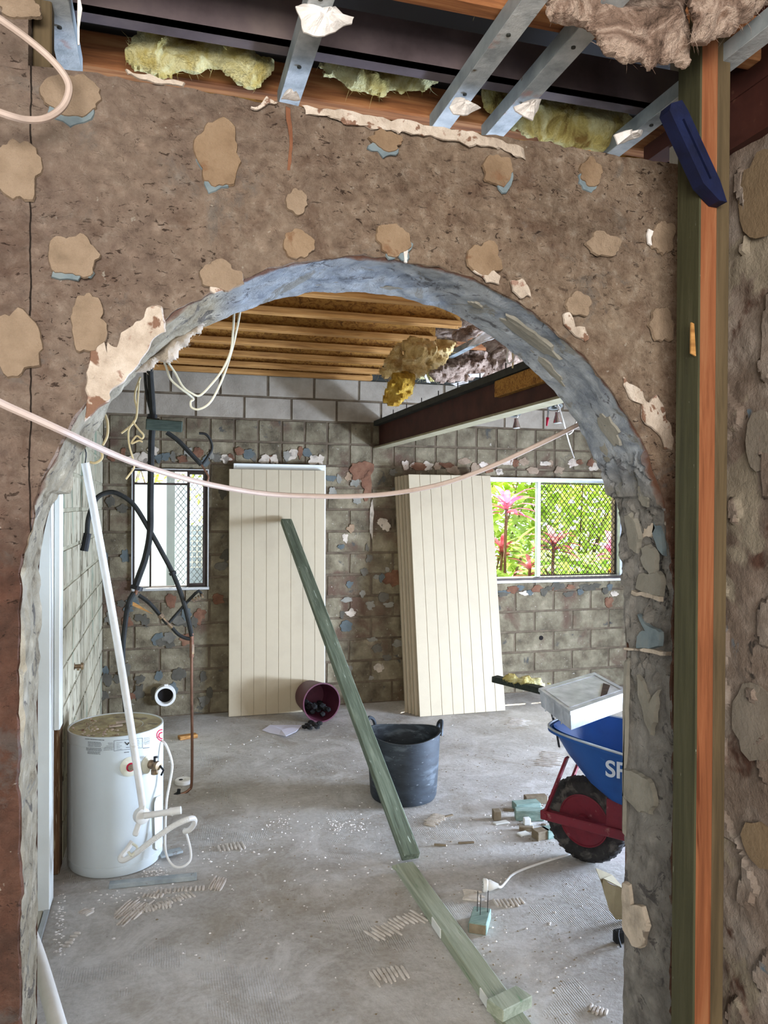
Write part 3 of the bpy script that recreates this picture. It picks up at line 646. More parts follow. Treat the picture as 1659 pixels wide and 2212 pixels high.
obj('mullion', MB().cbox((xm-.007, 6.51, W1[2]+.018), (xm+.007, 6.55, W1[3]-.018), .002), M_DKALU, w1)
obj('transom', MB().cbox((W1[0]+.018, 6.50, zt-.008), (xt, 6.55, zt+.008), .002), M_DKALU, w1)
obj('sliding_sash', rect_frame(xt-.008, W1[1]-.018, W1[2]+.018, W1[3]-.018, .022, 6.50, .03), M_DKALU, w1)
obj('security_mesh', diamond(PY(378, 1150, 6.52).x, W1[1]-.03, W1[2]+.03, W1[3]-.03, 6.545, .044, .0026), M_STEEL, w1)
obj('window_sill', MB().cbox((W1[0], 6.455, W1[2]-.012), (W1[1]+.01, 6.52, W1[2]+.012), .003), M_ALU, w1)
obj('glass_pane', MB().box((W1[0]+.018, 6.562, W1[2]+.018), (W1[1]-.018, 6.566, W1[3]-.018)), M_GLASS, w1)
w2 = struct('window_2', rect_frame(W2[0], W2[1], W2[2], W2[3], .028, 6.53, .09), M_ALU)
xm2 = PY(1164, 1150, 6.5).x; xr = PY(1335, 1200, 6.5).x
obj('mullion', MB().cbox((xm2-.022, 6.49, W2[2]+.028), (xm2+.002, 6.54, W2[3]-.02), .003).cbox((xm2+.006, 6.51, W2[2]+.028), (xm2+.024, 6.55, W2[3]-.02), .003), M_ALU, w2)
obj('screen_frame', rect_frame(xm2+.028, W2[1]-.03, W2[2]+.03, W2[3]-.03, .012, 6.555, .015), M_DKALU, w2)
obj('security_mesh', diamond(xm2+.04, W2[1]-.04, W2[2]+.04, W2[3]-.04, 6.565, .047, .0034), M_DKALU, w2)
obj('window_sill', MB().cbox((W2[0]-.01, 6.44, W2[2]-.018), (W2[1]+.01, 6.52, W2[2]+.004), .003), M_WHITE, w2)
obj('sill_dark_rail', MB().cbox((W2[0], 6.45, W2[2]+.004), (W2[1], 6.50, W2[2]+.026), .002), M_DKALU, w2)  # dark bronze rail along the window foot, just above the white sill
obj('glass_pane', MB().box((W2[0]+.028, 6.575, W2[2]+.028), (W2[1]-.028, 6.579, W2[3]-.028)), M_GLASS, w2)
obj('window_head', MB().cbox((W2[0]-.02, 6.46, W2[3]-.004), (W2[1], 6.52, W2[3]+.012), .002), M_WHITE, w2)

# ================================================================== OVERHEAD
ORD = ['nearest the camera', 'second', 'third', 'fourth', 'fifth', 'sixth', 'seventh', 'eighth']
# engineered I-joists of the far room
jy = [2.60, 3.04, 3.47, 3.90, 4.33, 4.77, 5.20, 5.62, 6.03, 6.36]
nm = ['closest to the arch, hidden-side first', 'second back from the arch', 'third back from the arch', 'fourth back from the arch', 'fifth back from the arch', 'sixth back from the arch', 'seventh back from the arch', 'third out from the back wall', 'second out from the back wall', 'right against the back wall']
for i, y in enumerate(jy):
    t = thing('i_joist', 'engineered timber I-joist with OSB web over the far room, '+nm[i].split(',')[0], 'joist', (.6, y, 2.80), 'timber I-joists over the far room')
    obj('bottom_flange', MB().cbox((-.46, y-.032, 2.80), (1.72, y+.032, 2.838), .003), M_PINE, t)
    obj('web', MB().box((-.46, y-.005, 2.838), (1.72, y+.005, 2.99)), M_OSB, t)
    obj('top_flange', MB().cbox((-.46, y-.032, 2.99), (1.72, y+.032, 3.025), .003), M_PINE, t)
struct('ceiling_far', MB().box((-.46, 2.3, 3.027), (1.75, 6.5, 3.045)), M_OSB)
# steel beam across the far room
XB = 1.83
t = thing('steel_beam', 'long dark red-brown steel I-beam running from the back wall corner towards the arch', 'steel beam', (XB, 4.2, 2.23))
obj('web', MB().box((XB-.006, 1.9, 2.245), (XB+.006, 6.49, 2.455)), M_RUST, t)
obj('top_flange', MB().box((XB-.055, 1.9, 2.43), (XB+.055, 6.49, 2.47)), M_DARKST, t, label='dark steel top flange')
obj('bottom_flange', MB().box((XB-.05, 1.9, 2.232), (XB+.05, 6.49, 2.245)), M_PALEST, t, label='pale timber strip along the underside')
mb = MB()
for k_ in range(12): y = 2.4+k_*.35; mb.box((XB-.057, y, 2.47), (XB-.051, y+.004, 2.50))
obj('nail', mb, M_DARKST, t, kind='stuff')
a, b = PX(1075, 830, XB-.03), PX(1165, 800, XB-.03)
obj('timber_packer', MB().cbox((XB-.05, b.y-.25, 2.335), (XB-.008, a.y, 2.425), .003), M_OSB, label='OSB packer held inside the web of the far steel beam', cat='timber packer')
# purlins and joists over the near opening
obj('dark_purlin', MB().box((-1.48, 1.70, 2.745), (1.31, 1.715, 2.845)).box((-1.48, 1.70, 2.745), (1.31, 1.75, 2.752)), M_PURP, label='dark purplish steel purlin above the top of the arch wall', cat='purlin')
for nme, y, z0, z1, lb in (('timber_joist', 1.93, 2.752, 2.835, 'orange-brown timber joist low behind the top of the arch wall'), ('timber_joist', 1.46, 2.748, 2.85, 'reddish timber joist at the top edge of the photo'), ('timber_joist', 2.25, 2.76, 2.86, 'timber joist in the gloom behind the yellow wool')):
    obj(nme, MB().cbox((-1.2, y, z0), (2.6, y+.045, z1), .004), M_JOIST, label=lb, cat='joist', group='timber joists above the arch wall')
for i, (y, lb) in enumerate([(2.75, 'first'), (3.5, 'second'), (4.25, 'third'), (5.0, 'fourth'), (5.75, 'fifth')]):
    obj('ceiling_joist', MB().cbox((1.95, y, 2.83), (5.1, y+.045, 2.93), .003), M_JOIST, label=lb+' timber ceiling joist to the right of the far steel beam, counted from the arch', cat='joist', group='ceiling joists right of the steel beam')
# galvanised ceiling channels
CHN = [((140, 95), 'short galvanised channel at the far left behind the white paper edge', .05), ((628, 210), 'galvanised ceiling channel with a big white plaster flake at the top', .05),
       ((962, 262), 'galvanised ceiling channel, left one of the close pair', .05), ((1075, 285), 'galvanised ceiling channel, right one of the close pair', .05), ((1340, 322), 'galvanised ceiling channel beside the blue bar', .045)]
for (x, y), lb, w in CHN:
    p = PZ(x, y, 2.705); X = p.x; t = thing('ceiling_channel', lb, 'steel channel', (X, 1.0, 2.705), 'galvanised ceiling channels'); y1 = max(p.y, 1.84)+.05
    obj('channel', MB().box((X-w/2, -.4, 2.705), (X+w/2, y1, 2.7065)).box((X-w/2, -.4, 2.7065), (X-w/2+.002, y1, 2.742)).box((X+w/2-.002, -.4, 2.708), (X+w/2, y1, 2.742)), M_STEEL, t)
    obj('lower_flange', MB().box((X-w/2+.001, -.4, 2.7035), (X+w/2-.001, y1, 2.7052)), M_STEELLIT, t, label='underside coloured paler to look lit')
    mb = MB()
    for k_ in range(5): mb.lathe([(.005, 0), (.005, .003), (.002, .004)], (X-.003, .75+k_*.24, 2.703), (0, 0, -1), 8)
    obj('screw', mb, M_DARKST, t, kind='stuff')
p = PZ(1425, 345, 2.70); obj('dark_channel', MB().box((p.x-.03, .6, 2.70), (p.x+.03, 1.9, 2.745)), M_RUST, label='dark brown steel section beside the rightmost ceiling channel', cat='steel channel')
# paper edge and timber at the very left
pa = [PY(172, -10, 1.585), PY(178, 20, 1.585), PY(172, 60, 1.585), PY(172, 98, 1.585), PY(168, 98, 1.585), PY(167, 40, 1.585), PY(168, -10, 1.585)]
obj('torn_paper_edge', MB().plate(pa, (0, -1, 0), .002), M_WPLAST, label='thin torn white paper edge beside the leftmost ceiling channel', cat='paper')
a = PY(93, 0, 1.64); obj('timber_stub', MB().cbox((a.x-.017, 1.63, 2.55), (a.x+.017, 1.67, 3.05), .003), M_OLIVE2, label='weathered timber stub at the top of the cracked pier', cat='timber')
# plaster flakes on the channels
FL = [([(638,12),(660,10),(690,18),(722,12),(742,28),(762,38),(758,55),(735,62),(700,78),(675,78),(655,70),(648,45)], 1.50, 'large white plaster flake stuck at the top of a ceiling channel'),
      ([(610,212),(622,196),(640,198),(650,212),(630,216)], 1.58, 'small white plaster scrap at the foot of the channel over the arch'),
      ([(970,230),(985,212),(1012,218),(1038,232),(1010,246),(982,246)], 1.57, 'white plaster flake on the left one of the close channel pair'),
      ([(1110,228),(1128,220),(1150,215),(1170,216),(1160,240),(1150,258),(1130,252),(1112,240)], 1.57, 'white plaster flake on the right one of the close channel pair'),
      ([(1328,292),(1350,284),(1388,282),(1384,295),(1350,308),(1335,312)], 1.57, 'white plaster flake on the channel beside the blue bar')]
for i, (pl, Y, lb) in enumerate(FL):
    pts = jag([PY(x, y, Y) for x, y in pl], 3, .003, 30+i); n = len(pts); c = sum(pts, Vector())/n; mb = MB()
    rings = [pts, [p.lerp(c, .35)+Vector((0, -.012+.01*noise.noise(p*40), 0)) for p in pts], [p.lerp(c, .7)+Vector((0, -.02+.014*noise.noise(p*40), 0)) for p in pts]]
    vs = [v for r_ in rings for v in r_]+[c+Vector((0, -.016, 0))]; fs = []
    for r_ in range(2):
        for q in range(n): fs.append((r_*n+q, r_*n+(q+1) % n, (r_+1)*n+(q+1) % n, (r_+1)*n+q))
    for q in range(n): fs.append((2*n+q, 2*n+(q+1) % n, 3*n))
    back = len(vs); vs += [p+Vector((0, .004, 0)) for p in pts]; fs.append(tuple(range(back, back+n)))
    for q in range(n): fs.append((q, (q+1) % n, back+(q+1) % n, back+q))
    obj('plaster_flake', mb.add(vs, fs), M_WPLAST, label=lb, cat='plaster flake', group='plaster flakes hanging on the ceiling channels')
# insulation above the arch wall
IN = [([(290,52),(330,45),(400,58),(470,70),(545,88),(556,110),(580,130),(590,165),(560,185),(520,180),(480,150),(440,158),(395,160),(375,168),(340,160),(290,150),(268,118),(290,90)], 1.85, M_WOOL, 'ragged yellow glass wool batt over the left of the arch wall'),
      ([(680,135),(700,120),(760,130),(830,150),(900,165),(955,170),(940,185),(900,198),(850,205),(800,205),(760,195),(730,180),(700,160)], 1.87, M_WOOL, 'sagging yellow glass wool batt between two ceiling channels'),
      ([(1030,185),(1070,190),(1130,210),(1200,205),(1290,235),(1370,248),(1375,270),(1350,300),(1320,330),(1250,322),(1180,312),(1130,290),(1080,262),(1050,240)], 1.88, M_WOOL, 'large bright yellow glass wool batt above the right of the arch wall'),
      ([(1420,300),(1470,285),(1470,330),(1400,325)], 1.90, M_WOOL, 'small yellow glass wool corner behind the blue bar'),
      ([(960,-20),(1110,-20),(1100,5),(1060,16),(1010,12),(975,0)], 1.50, M_WOOL, 'yellow glass wool showing at the top edge between the channels'),
      ([(1170,-20),(1480,-20),(1480,135),(1400,150),(1340,130),(1310,110),(1290,80),(1240,60),(1190,65),(1165,30)], 1.36, M_WOOLG, 'grey-pink dirty glass wool hanging at the upper right'),
      ([(1480,-30),(1680,-30),(1680,-5),(1640,10),(1575,85),(1500,90)], 1.30, M_WOOLG, 'grey-pink glass wool above the right side wall')]
for i, (pl, Y, m_, lb) in enumerate(IN): blob('insulation_batt', pl, Y, .07, m_, .006, i*3.3, (.009 if i == 5 else .014), label=lb, cat='insulation', group='glass wool above the arch wall')
IN = [([(868,738),(885,725),(960,735),(985,740),(975,765),(955,790),(925,805),(905,815),(895,822),(868,822),(862,800),(872,770)], 4.45, M_WOOLT, 'tan folded glass wool batt hanging beside the steel beam'),
      ([(822,800),(835,770),(855,740),(870,735),(872,780),(862,815),(845,805),(828,825)], 4.55, M_WOOLT, 'brownish glass wool fold left of the tan batt'),
      ([(835,838),(846,806),(872,800),(898,812),(892,852),(880,858),(865,880),(845,878),(825,866)], 4.40, M_WOOLM, 'mustard tuft of glass wool hanging lowest'),
      ([(975,715),(1020,705),(1050,712),(1020,735),(985,740)], 3.9, M_WOOLG, 'pale glass wool scrap beside the arch soffit'),
      ([(950,775),(990,745),(1050,735),(1075,745),(1090,800),(1050,812),(1000,825),(950,828),(925,812)], 5.2, M_WOOLG, 'pinkish glass wool mass above the steel beam'),
      ([(1040,735),(1080,728),(1125,745),(1130,775),(1100,800),(1070,805),(1055,770)], 4.6, M_WOOLG, 'pink-brown glass wool flap nearest the arch above the steel beam'),
      ([(905,800),(930,795),(955,800),(960,818),(930,822),(902,818)], 5.5, M_WOOL, 'small yellow glass wool lump above the steel beam')]
for i, (pl, Y, m_, lb) in enumerate(IN): blob('insulation_batt', pl, Y, .14, m_, .014, 20+i*2.7, .04, label=lb, cat='insulation', group='glass wool over the steel beam')
blob_roof = MB()
mb = MB(); nx, ny = 90, 110
for i in range(nx+1):
    for j in range(ny+1): x = 1.72+3.38*i/nx; y = 2.4+4.0*j/ny; mb.v.append(Vector((x, y, 2.93+.06*fbm((x*3, y*3, 0), 5)+.05*abs(noise.noise(Vector((x*4, y*5, 3))))))) 
for i in range(nx):
    for j in range(ny): a = i*(ny+1)+j; mb.f.append((a, a+1, a+ny+2, a+ny+1))
obj('ceiling_insulation', mb, M_WOOLG, smooth=True, label='blanket of pinkish glass wool lying over the ceiling joists right of the beam', cat='insulation')
a, b = PZ(935, 785, 2.78), PZ(1052, 715, 2.78)
obj('ceiling_channel', MB().box((1.94, 3.2, 2.78), (1.985, 6.3, 2.82)), M_STEEL, label='galvanised channel behind the hanging glass wool in the far room', cat='steel channel')
for i, (pl, Y, lb) in enumerate([([(1035,722),(1055,714),(1075,730),(1060,735),(1040,740),(1010,748)], 3.8, 'white torn plaster strip at the edge of the arch soffit'), ([(1010,808),(1045,806),(1040,815),(1015,815)], 5.0, 'white plaster scrap lying above the steel beam'), ([(975,830),(1012,820),(1010,828),(985,835)], 5.4, 'white plaster scrap beside the top of the back wall'), ([(915,795),(922,812),(930,828),(922,826),(912,808)], 5.2, 'curled white paper scrap beside the tan wool')]):
    pts = jag([PY(x, y, Y) for x, y in pl], 3, .004, i+60); obj('plaster_scrap', MB().plate(pts, (0, -1, .2), .006), M_WPLAST, label=lb, cat='plaster scrap')
# ================================================================== LEANING DOORS
def lean_frame(x0, yb, yt, L, dx=0.0, z0=0.0):
    uz = Vector((dx, yt-yb, 0)); uz.z = math.sqrt(max(.01, L*L-uz.x**2-uz.y**2)); uz /= L
    ux = Vector((1, 0, 0)); ux = (ux-uz*ux.dot(uz)).normalized(); uy = uz.cross(ux)
    return Matrix(((ux.x, uy.x, uz.x, x0), (ux.y, uy.y, uz.y, yb), (ux.z, uy.z, uz.z, z0), (0, 0, 0, 1)))
def vj_door(x0, w, yb, yt, L, label, n=8, th=.036, group='grooved doors leaning on the back wall', dx=0.0, boards=True, m=None):
    Mx = lean_frame(x0, yb, yt, L, dx); root = thing('grooved_door', label, 'door', (x0+w/2, yb+th/2, 0), group); m = m or M_DOORP
    lo = MB().cbox((0, .006, .004), (w, th, L), .002); obj('door_core', MB().frame(lo, Mx), m, root)
    if boards:
        ws = [.10]+[(w-.10-.085)/(n-2)]*(n-2)+[.085]; x = 0
        for q in ws:
            lo = MB().cbox((x+.0012, 0, .004), (x+q-.0012, .0062, L), .0014); obj('board', MB().frame(lo, Mx), m, root); x += q
    return root
vj_door(.525, .795, 6.345, 6.392, 2.025, 'cream grooved door leaning nearly upright left of the wall centre, green timber resting on it')
obj('plain_door', MB().frame(MB().cbox((0, 0, .004), (.775, .035, 2.075), .003).cbox((.02, -.004, 2.04), (.755, 0, 2.055), .001), lean_frame(.565, 6.43, 6.442, 2.075)), M_WHITE, label='plain white door slab behind the upright grooved door, only its top showing', cat='door')
for i in range(5):
    off = [0, -.022, -.036, -.056, -.070][i]; nm_ = ['front', 'second', 'third', 'fourth', 'rearmost'][i]
    vj_door(2.03+off, .765, 5.945+i*.0375, 6.285+i*.037, 2.03-.004*i, nm_+' cream grooved door of the leaning stack left of the wide window', group='stack of grooved doors beside the wide window', boards=(i == 0))

# ================================================================== TIMBERS
def on(px, py, z=0): return PZ(px, py, z)
b0 = Vector((1.163, 3.525, .026)); b1 = Vector((.985, 6.335, 1.60))
t = thing('leaning_timber', 'long green treated timber leaning up across the room onto the cream door', 'timber', (b0.x, b0.y, 0))
bar('timber_length', b0, b1, .088, .043, M_GREEN, t)
g0, g1 = on(874, 1862, .045), on(1122, 2212, .045); d = (g1-g0).normalized(); g1 = g1+d*.7; z2 = Vector((0, 0, -.0235))
t = thing('floor_timber', 'long pale green timber lying on the floor running towards the camera', 'timber', (g0.x, g0.y, 0))
bar('timber_length', g0+z2, g1+z2, .084, .043, M_GREENL, t)
sd = Vector((d.y, -d.x, 0)).normalized(); sd = -sd if sd.x > 0 else sd
for (px, py, L) in ((946, 2004, .10), (1056, 2160, .085)):
    c = on(px, py, .022); k_ = (c-g0).dot(d); c = g0+d*k_; c.z = .024
    obj('sawn_notch', MB().beam(c+sd*.0425-d*L/2, c+sd*.0425+d*L/2, .006, .036, ch=.001), M_WHITE, t, label='bare white sawn patch on the side of the timber')
c = on(865, 1876, .03); obj('timber_splinter', MB().plate([c+Vector((-.03, .04, 0)), c+Vector((.0, .035, .005)), c+Vector((.035, -.05, 0)), c+Vector((.02, -.09, -.01)), c+Vector((-.005, -.03, 0))], (0, 0, -1), .014), M_GREENL, label='small green splinter beside the far end of the floor timber', cat='splinter')
a, b = on(1068, 2184, .068), on(1132, 2152, .060); obj('timber_offcut', MB().beam(a, b, .075, .040, ch=.003), M_GREENL, label='square green timber offcut lying over the near end of the floor timber', cat='offcut')
# the stud pair at the right
obj('timber_stud', MB().cbox((1.122, 1.421, 0), (1.168, 1.50, 3.055), .003), [M_PINEO], label='orange pine stud standing full height in front of the arch wall', cat='timber stud')
st = bpy.data.objects['timber_stud']; st.data.materials.append(M_OLIVE)
for p in st.data.polygons:
    if p.normal.x < -.5: p.material_index = 1
obj('timber_stud', MB().cbox((1.170, 1.424, 0), (1.203, 1.505, 3.055), .003), M_OLIVE2, label='olive-brown stained stud standing tight against the right of the orange one', cat='timber stud')
obj('wood_splinter', MB().plate([PY(1491, 697, 1.43), PY(1497, 700, 1.43), PY(1501, 770, 1.43), PY(1490, 764, 1.43)], (0, -1, 0), .004), M_PINE, label='pale splinter lifting from the left edge of the orange stud', cat='splinter')
M_BLUE = mat('navy_blue_paint', ['#080c22', '#0c1434', '#111c40'], 14, .6, bump=.001, spots=[(30, .68, .02, '#0a1233')])
a, b = PY(1462, 228, 1.37), PY(1556, 432, 1.385); dd = (b-a).normalized(); sx = Vector((0, 1, 0)).cross(dd).normalized(); sx = -sx if sx.x < 0 else sx
pts = [a-sx*.021, a-sx*.010-dd*.010, a+sx*.018-dd*.004, a+sx*.021+dd*.02, b+sx*.021-dd*.035, b+sx*.014+dd*.012, b-dd*.0-sx*.002, b-dd*.05-sx*.021, a+dd*.03-sx*.021]
t = thing('blue_bar', 'navy blue painted bar nailed diagonally across the timber studs', 'bar', (a.x, a.y, b.z))
obj('bar', MB().plate(pts, (0, 1, 0), .034), M_BLUE, t)
obj('raised_rib', MB().beam(a+dd*.03+Vector((0, -.003, 0)), b-dd*.05+Vector((0, -.003, 0)), .005, .006, up=(0, 1, 0)), M_BLUE, t)

# ================================================================== WATER HEATER
HC = Vector((-.212, 3.95, 0)); HR, HH = .221, .655
M_TANK = mat('white_enamel_steel', ['#c3cbcb', '#cdd4d4'], 2, .38, bump=.0003, bscale=200, spec=.45)
M_LID = mat('dusty_cream_lid', ['#9d9570', '#b3ab83', '#8a7f62', '#c6bf98'], 9, .55, bump=.0015, bscale=50, spots=[(13, .6, .03, '#6f6551')])
t = thing('water_heater', 'white cylindrical electric water heater standing on the floor by the left wall', 'water heater', HC)
prof = [(HR-.010, .004), (HR-.002, .018), (HR-.002, .048), (HR-.004, .050), (HR-.004, .053), (HR, .055), (HR, HH-.052), (HR-.002, HH-.050), (HR-.002, HH-.047), (HR, HH-.045), (HR, HH), (HR-.006, HH+.001), (HR-.008, HH-.006)]
obj('tank', MB().lathe(prof, HC, seg=64), M_TANK, t, smooth=True)
obj('lid', MB().lathe([(HR-.008, HH-.012), (HR-.008, HH-.004), (.13, HH-.003), (.125, HH-.007), (.118, HH-.003), (.04, HH-.003), (.036, HH-.006), (.033, HH-.003), (.002, HH-.003)], HC, seg=56), M_LID, t, smooth=True, label='dusty cream metal lid')
def cyl(x, y, o=.0):
    dd = ray(x, y); r = HR+o; dx, dy = dd.x, dd.y; cx, cy = -HC.x, -HC.y
    A = dx*dx+dy*dy; B = 2*(cx*dx+cy*dy); C_ = cx*cx+cy*cy-r*r; s = (-B-math.sqrt(max(0, B*B-4*A*C_)))/(2*A); return CP+dd*s
def cquad(mb, x0, y0, x1, y1, slope=0, n=4):
    vs = []; fs = []
    for i in range(n+1):
        x = x0+(x1-x0)*i/n; dy = slope*(x-x0)
        vs += [cyl(x, y0+dy, .0008), cyl(x, y1+dy, .0008)]
    for i in range(n): fs.append((2*i, 2*i+2, 2*i+3, 2*i+1))
    mb.add(vs, fs)
M_INK = mat('grey_print', ['#4a4d50'], 1, .6, bump=0); M_INKB = mat('black_print', ['#101113'], 1, .6, bump=0); M_REDP = mat('red_print', ['#b5123a'], 1, .5, bump=0)
mb = MB(); R = random.Random(3)
def words(x0, x1, y, h, sl):
    x = x0
    while x < x1-1: w = R.uniform(1.2, 3.2); cquad(mb, x, y+sl*(x-x0), min(x+w, x1), y+h+sl*(x-x0), sl, 1); x += w+R.uniform(.5, .9)
words(184, 226, 1595.3, 1.6, .07)
for y in (1602, 1604.6, 1607.5, 1610.5): words(190, 219, y, 1.3, .06)
for y in (1615, 1617.2, 1619.4): words(186, 220, y, 1.1, .06)
for y in (1622.5, 1624.8, 1627): words(189, 217, y, 1.1, .06)
for i, (xa, y) in enumerate([(233, 1604.8), (234, 1607.5), (229, 1611), (226, 1614), (224, 1617), (223.5, 1620)]): words(xa, 245, y, .9, -.04)
for i in range(6): words(311, 324, 1594+i*2.7, .9, -.14)
for (x0, y0, x1, y1, s) in ((246, 1600, 308, 1600.8, -.10), (246, 1622, 308, 1622.8, -.12), (246, 1600, 246.8, 1622.6, 0), (307.5, 1594, 308.3, 1615, 0)): cquad(mb, x0, y0, x1, y1, s)
words(268, 279, 1624.5, 1.6, -.06); words(309, 323, 1615.5, 1.6, -.12)
for i in range(5): words(252, 264-i % 2*5, 1604+i*3.6, .8, -.06); words(297, 301, 1599+i*3.6, .9, -.1)
obj('printed_text', mb, M_INK, t, label='fine grey printing and wiring diagram')
mb = MB()
for (xa, ya, xb, yb) in ((269.5, 1602.5, 275, 1609.5), (275, 1609.5, 278, 1603.5), (278, 1603.5, 283.5, 1609), (283.5, 1609, 286.5, 1602)):
    mb.add([cyl(xa-1, ya, .001), cyl(xa+1.4, ya, .001), cyl(xb+1.4, yb, .001), cyl(xb-1, yb, .001)], [(0, 1, 2, 3)])
cquad(mb, 272, 1614.5, 285, 1615.3, -.1)
obj('printed_letter', mb, M_INKB, t, label='bold black letter W')
def ring_on(mb, cx, cy, rx, ry, a0, a1, w):
    n = 18; vs = []; fs = []
    for i in range(n+1):
        a = math.radians(a0+(a1-a0)*i/n)
        for k_ in (1, 1-w): vs.append(cyl(min(351.2, cx+rx*k_*math.cos(a)), cy-ry*k_*math.sin(a), .001))
    for i in range(n): fs.append((2*i, 2*i+2, 2*i+3, 2*i+1))
    mb.add(vs, fs)
mb = MB(); ring_on(mb, 350, 1588, 12, 13, 80, 285, .18); ring_on(mb, 350, 1589, 8, 8, 60, 300, .32)
obj('red_emblem', mb, M_REDP, t, label='red rounded emblem near the right edge of the tank')
M_IVORY = mat('ivory_plastic', ['#cfcdb8', '#d9d7c4'], 10, .5, bump=.0004)
def boss(x, y, r, name, lab):
    p = cyl(x, y); ax = (p-Vector((HC.x, HC.y, p.z))).normalized()
    return p, ax, obj(name, MB().lathe([(r, -.008), (r, .001), (r*.72, .008), (r*.45, .010), (r*.40, .004)], p, ax, 28), M_IVORY, t, smooth=True, label=lab)
p, ax, o1 = boss(281, 1656, .046, 'port_cover', 'ivory moulded ring around the outlet')
obj('brass_plug', MB().lathe([(.021, .0), (.021, .010), (.017, .014), (.002, .014)], p, ax, 20), M_REDP, t, label='red ringed outlet'); obj('outlet_cap', MB().lathe([(.015, .012), (.015, .018), (.002, .019)], p, ax, 16), M_BRASS, t)
p, ax, o1 = boss(322, 1650, .046, 'port_cover', 'ivory moulded ring around the valve')
v = thing('relief_valve', None, None, p-HC); v.parent = t
obj('valve_body', MB().lathe([(.020, .0), (.022, .02), (.016, .03), (.018, .045), (.022, .05), (.020, .062), (.004, .064)], p, ax, 18), M_BRASS, v, smooth=True)
q = p+ax*.036; obj('valve_outlet', MB().lathe([(.012, 0), (.014, .02), (.017, .022), (.017, .042), (.010, .043)], q, (0, 0, -1), 14), M_BRASS, v, smooth=True)
obj('valve_lever', MB().tube([q+Vector((0, 0, .012)), q+Vector((0, 0, .038)), q+Vector((.012, -.01, .040))], .006, 8).tube([q+ax*.02+Vector((.01, 0, .0)), q+ax*.034+Vector((.016, 0, -.02)), q+ax*.02+Vector((.016, 0, -.045))], .005, 8), M_BLACK, v)
mb = MB(); pts = [(338, 1722), (350, 1717), (353, 1720), (352, 1828), (340, 1836), (335, 1832), (333, 1735)]
obj('element_cover', MB().plate([cyl(min(x, 350.5), y, .002) for x, y in pts], (ray(345, 1780)*-1).normalized(), .016), M_WHITE, t, label='tall narrow element cover on the lower right')
mb = MB(); cab = [cyl(350, 1600, .003), PY(360, 1612, 3.86), PY(372, 1650, 3.84), PY(367, 1690, 3.83), PY(360, 1730, 3.80), PY(357, 1790, 3.78), PY(358, 1840, 3.76), PY(372, 1868, 3.74), PY(392, 1873, 3.73), PY(410, 1860, 3.74), PY(412, 1838, 3.76), PY(404, 1805, 3.78), PY(398, 1790, 3.78)]
obj('power_cable', mb.tube(cab, .0055, 8, smooth=5), M_PVC, label='grey-white power cable looping down beside the water heater', cat='cable')
# debris on the lid
mb = MB(); R = random.Random(8)
for i in range(60):
    a = R.uniform(2.2, 4.9); rr = R.uniform(.08, .20); c = HC+Vector((rr*math.cos(a), rr*math.sin(a), HH-.003)); s = R.uniform(.002, .008)
    mb.lathe([(s, 0), (s*.7, s*.7)], c, (R.uniform(-.4, .4), R.uniform(-.4, .4), 1), 5)
obj('lid_debris', mb, M_PLAST, label='plaster crumbs lying on the water heater lid', cat='debris', kind='stuff')
for x, y, r_, lb in ((250, 1570, .06, 'pink-white plaster shard on the heater lid, nearer one'), (262, 1562, .05, 'pale plaster shard on the heater lid, farther one')):
    c = PZ(x, y, HH+.001); obj('plaster_shard', MB().beam(c-Vector((r_/2, 0, -.004)), c+Vector((r_/2, .01, .005)), .022, .006), M_PLAST, label=lb, cat='plaster shard')

# white conduit pendant in front of the heater
t = thing('conduit_pendant', 'long white pipe hanging from the arch with a round junction box at its lower end', 'pipe', PY(305, 1760, 3.62))
top, bot = PY(184, 1000, 3.47), PY(308, 1738, 3.60)
pts = [top.lerp(bot, k_/8)+Vector((.008*math.sin(math.pi*k_/8), 0, 0)) for k_ in range(9)]
obj('long_pipe', MB().tube(pts, .0165, 12), M_PVC, t, smooth=True)
bx = PY(306, 1762, 3.63); obj('junction_box', MB().lathe([(.034, -.018), (.036, -.010), (.036, .014), (.030, .018), (.004, .019)], bx, (.45, -.8, .0), 24).beam(PY(309, 1730, 3.63), bx+Vector((0, 0, .02)), .03, .03, up=(0, 1, 0), ch=.006).beam(bx, PY(291, 1806, 3.62), .026, .020, up=(0, 1, 0), ch=.006), M_PVC, t, smooth=True)
obj('side_arm', MB().tube([PY(312, 1762, 3.61), PY(368, 1754, 3.58)], .0145, 12).tube([PY(366, 1754, 3.58), PY(391, 1750, 3.57)], .0175, 12).tube([PY(369, 1754, 3.58), PY(372, 1753, 3.58)], .0195, 12), M_PVC, t, smooth=True)
ho = [PY(286, 1818, 3.60), PY(272, 1838, 3.58), PY(260, 1853, 3.56), PY(268, 1858, 3.55), PY(295, 1842, 3.54), PY(330, 1815, 3.52), PY(370, 1787, 3.52), PY(400, 1772, 3.53), PY(417, 1768, 3.56), PY(420, 1778, 3.58), PY(410, 1792, 3.60), PY(398, 1796, 3.62)]
obj('flexible_hose', MB().tube(ho, .0125, 10, smooth=6), M_PVC, t, smooth=True)
mb = MB(); sp = spline([Vector(p) for p in ho], 6)
for q in range(26, 44):
    a, b = sp[q], sp[q+1]
    for s_ in (0, .5): c = a.lerp(b, s_); mb.lathe([(.0125, -.001), (.0138, 0), (.0125, .001)], c, b-a, 10)
obj('hose_ribs', mb, M_PVC, t, kind='stuff')
obj('cable_loop', MB().tube([PY(286, 1822, 3.56), PY(297, 1832, 3.55), PY(285, 1848, 3.53), PY(277, 1840, 3.54)], .006, 8, smooth=4), M_IVORY, t)
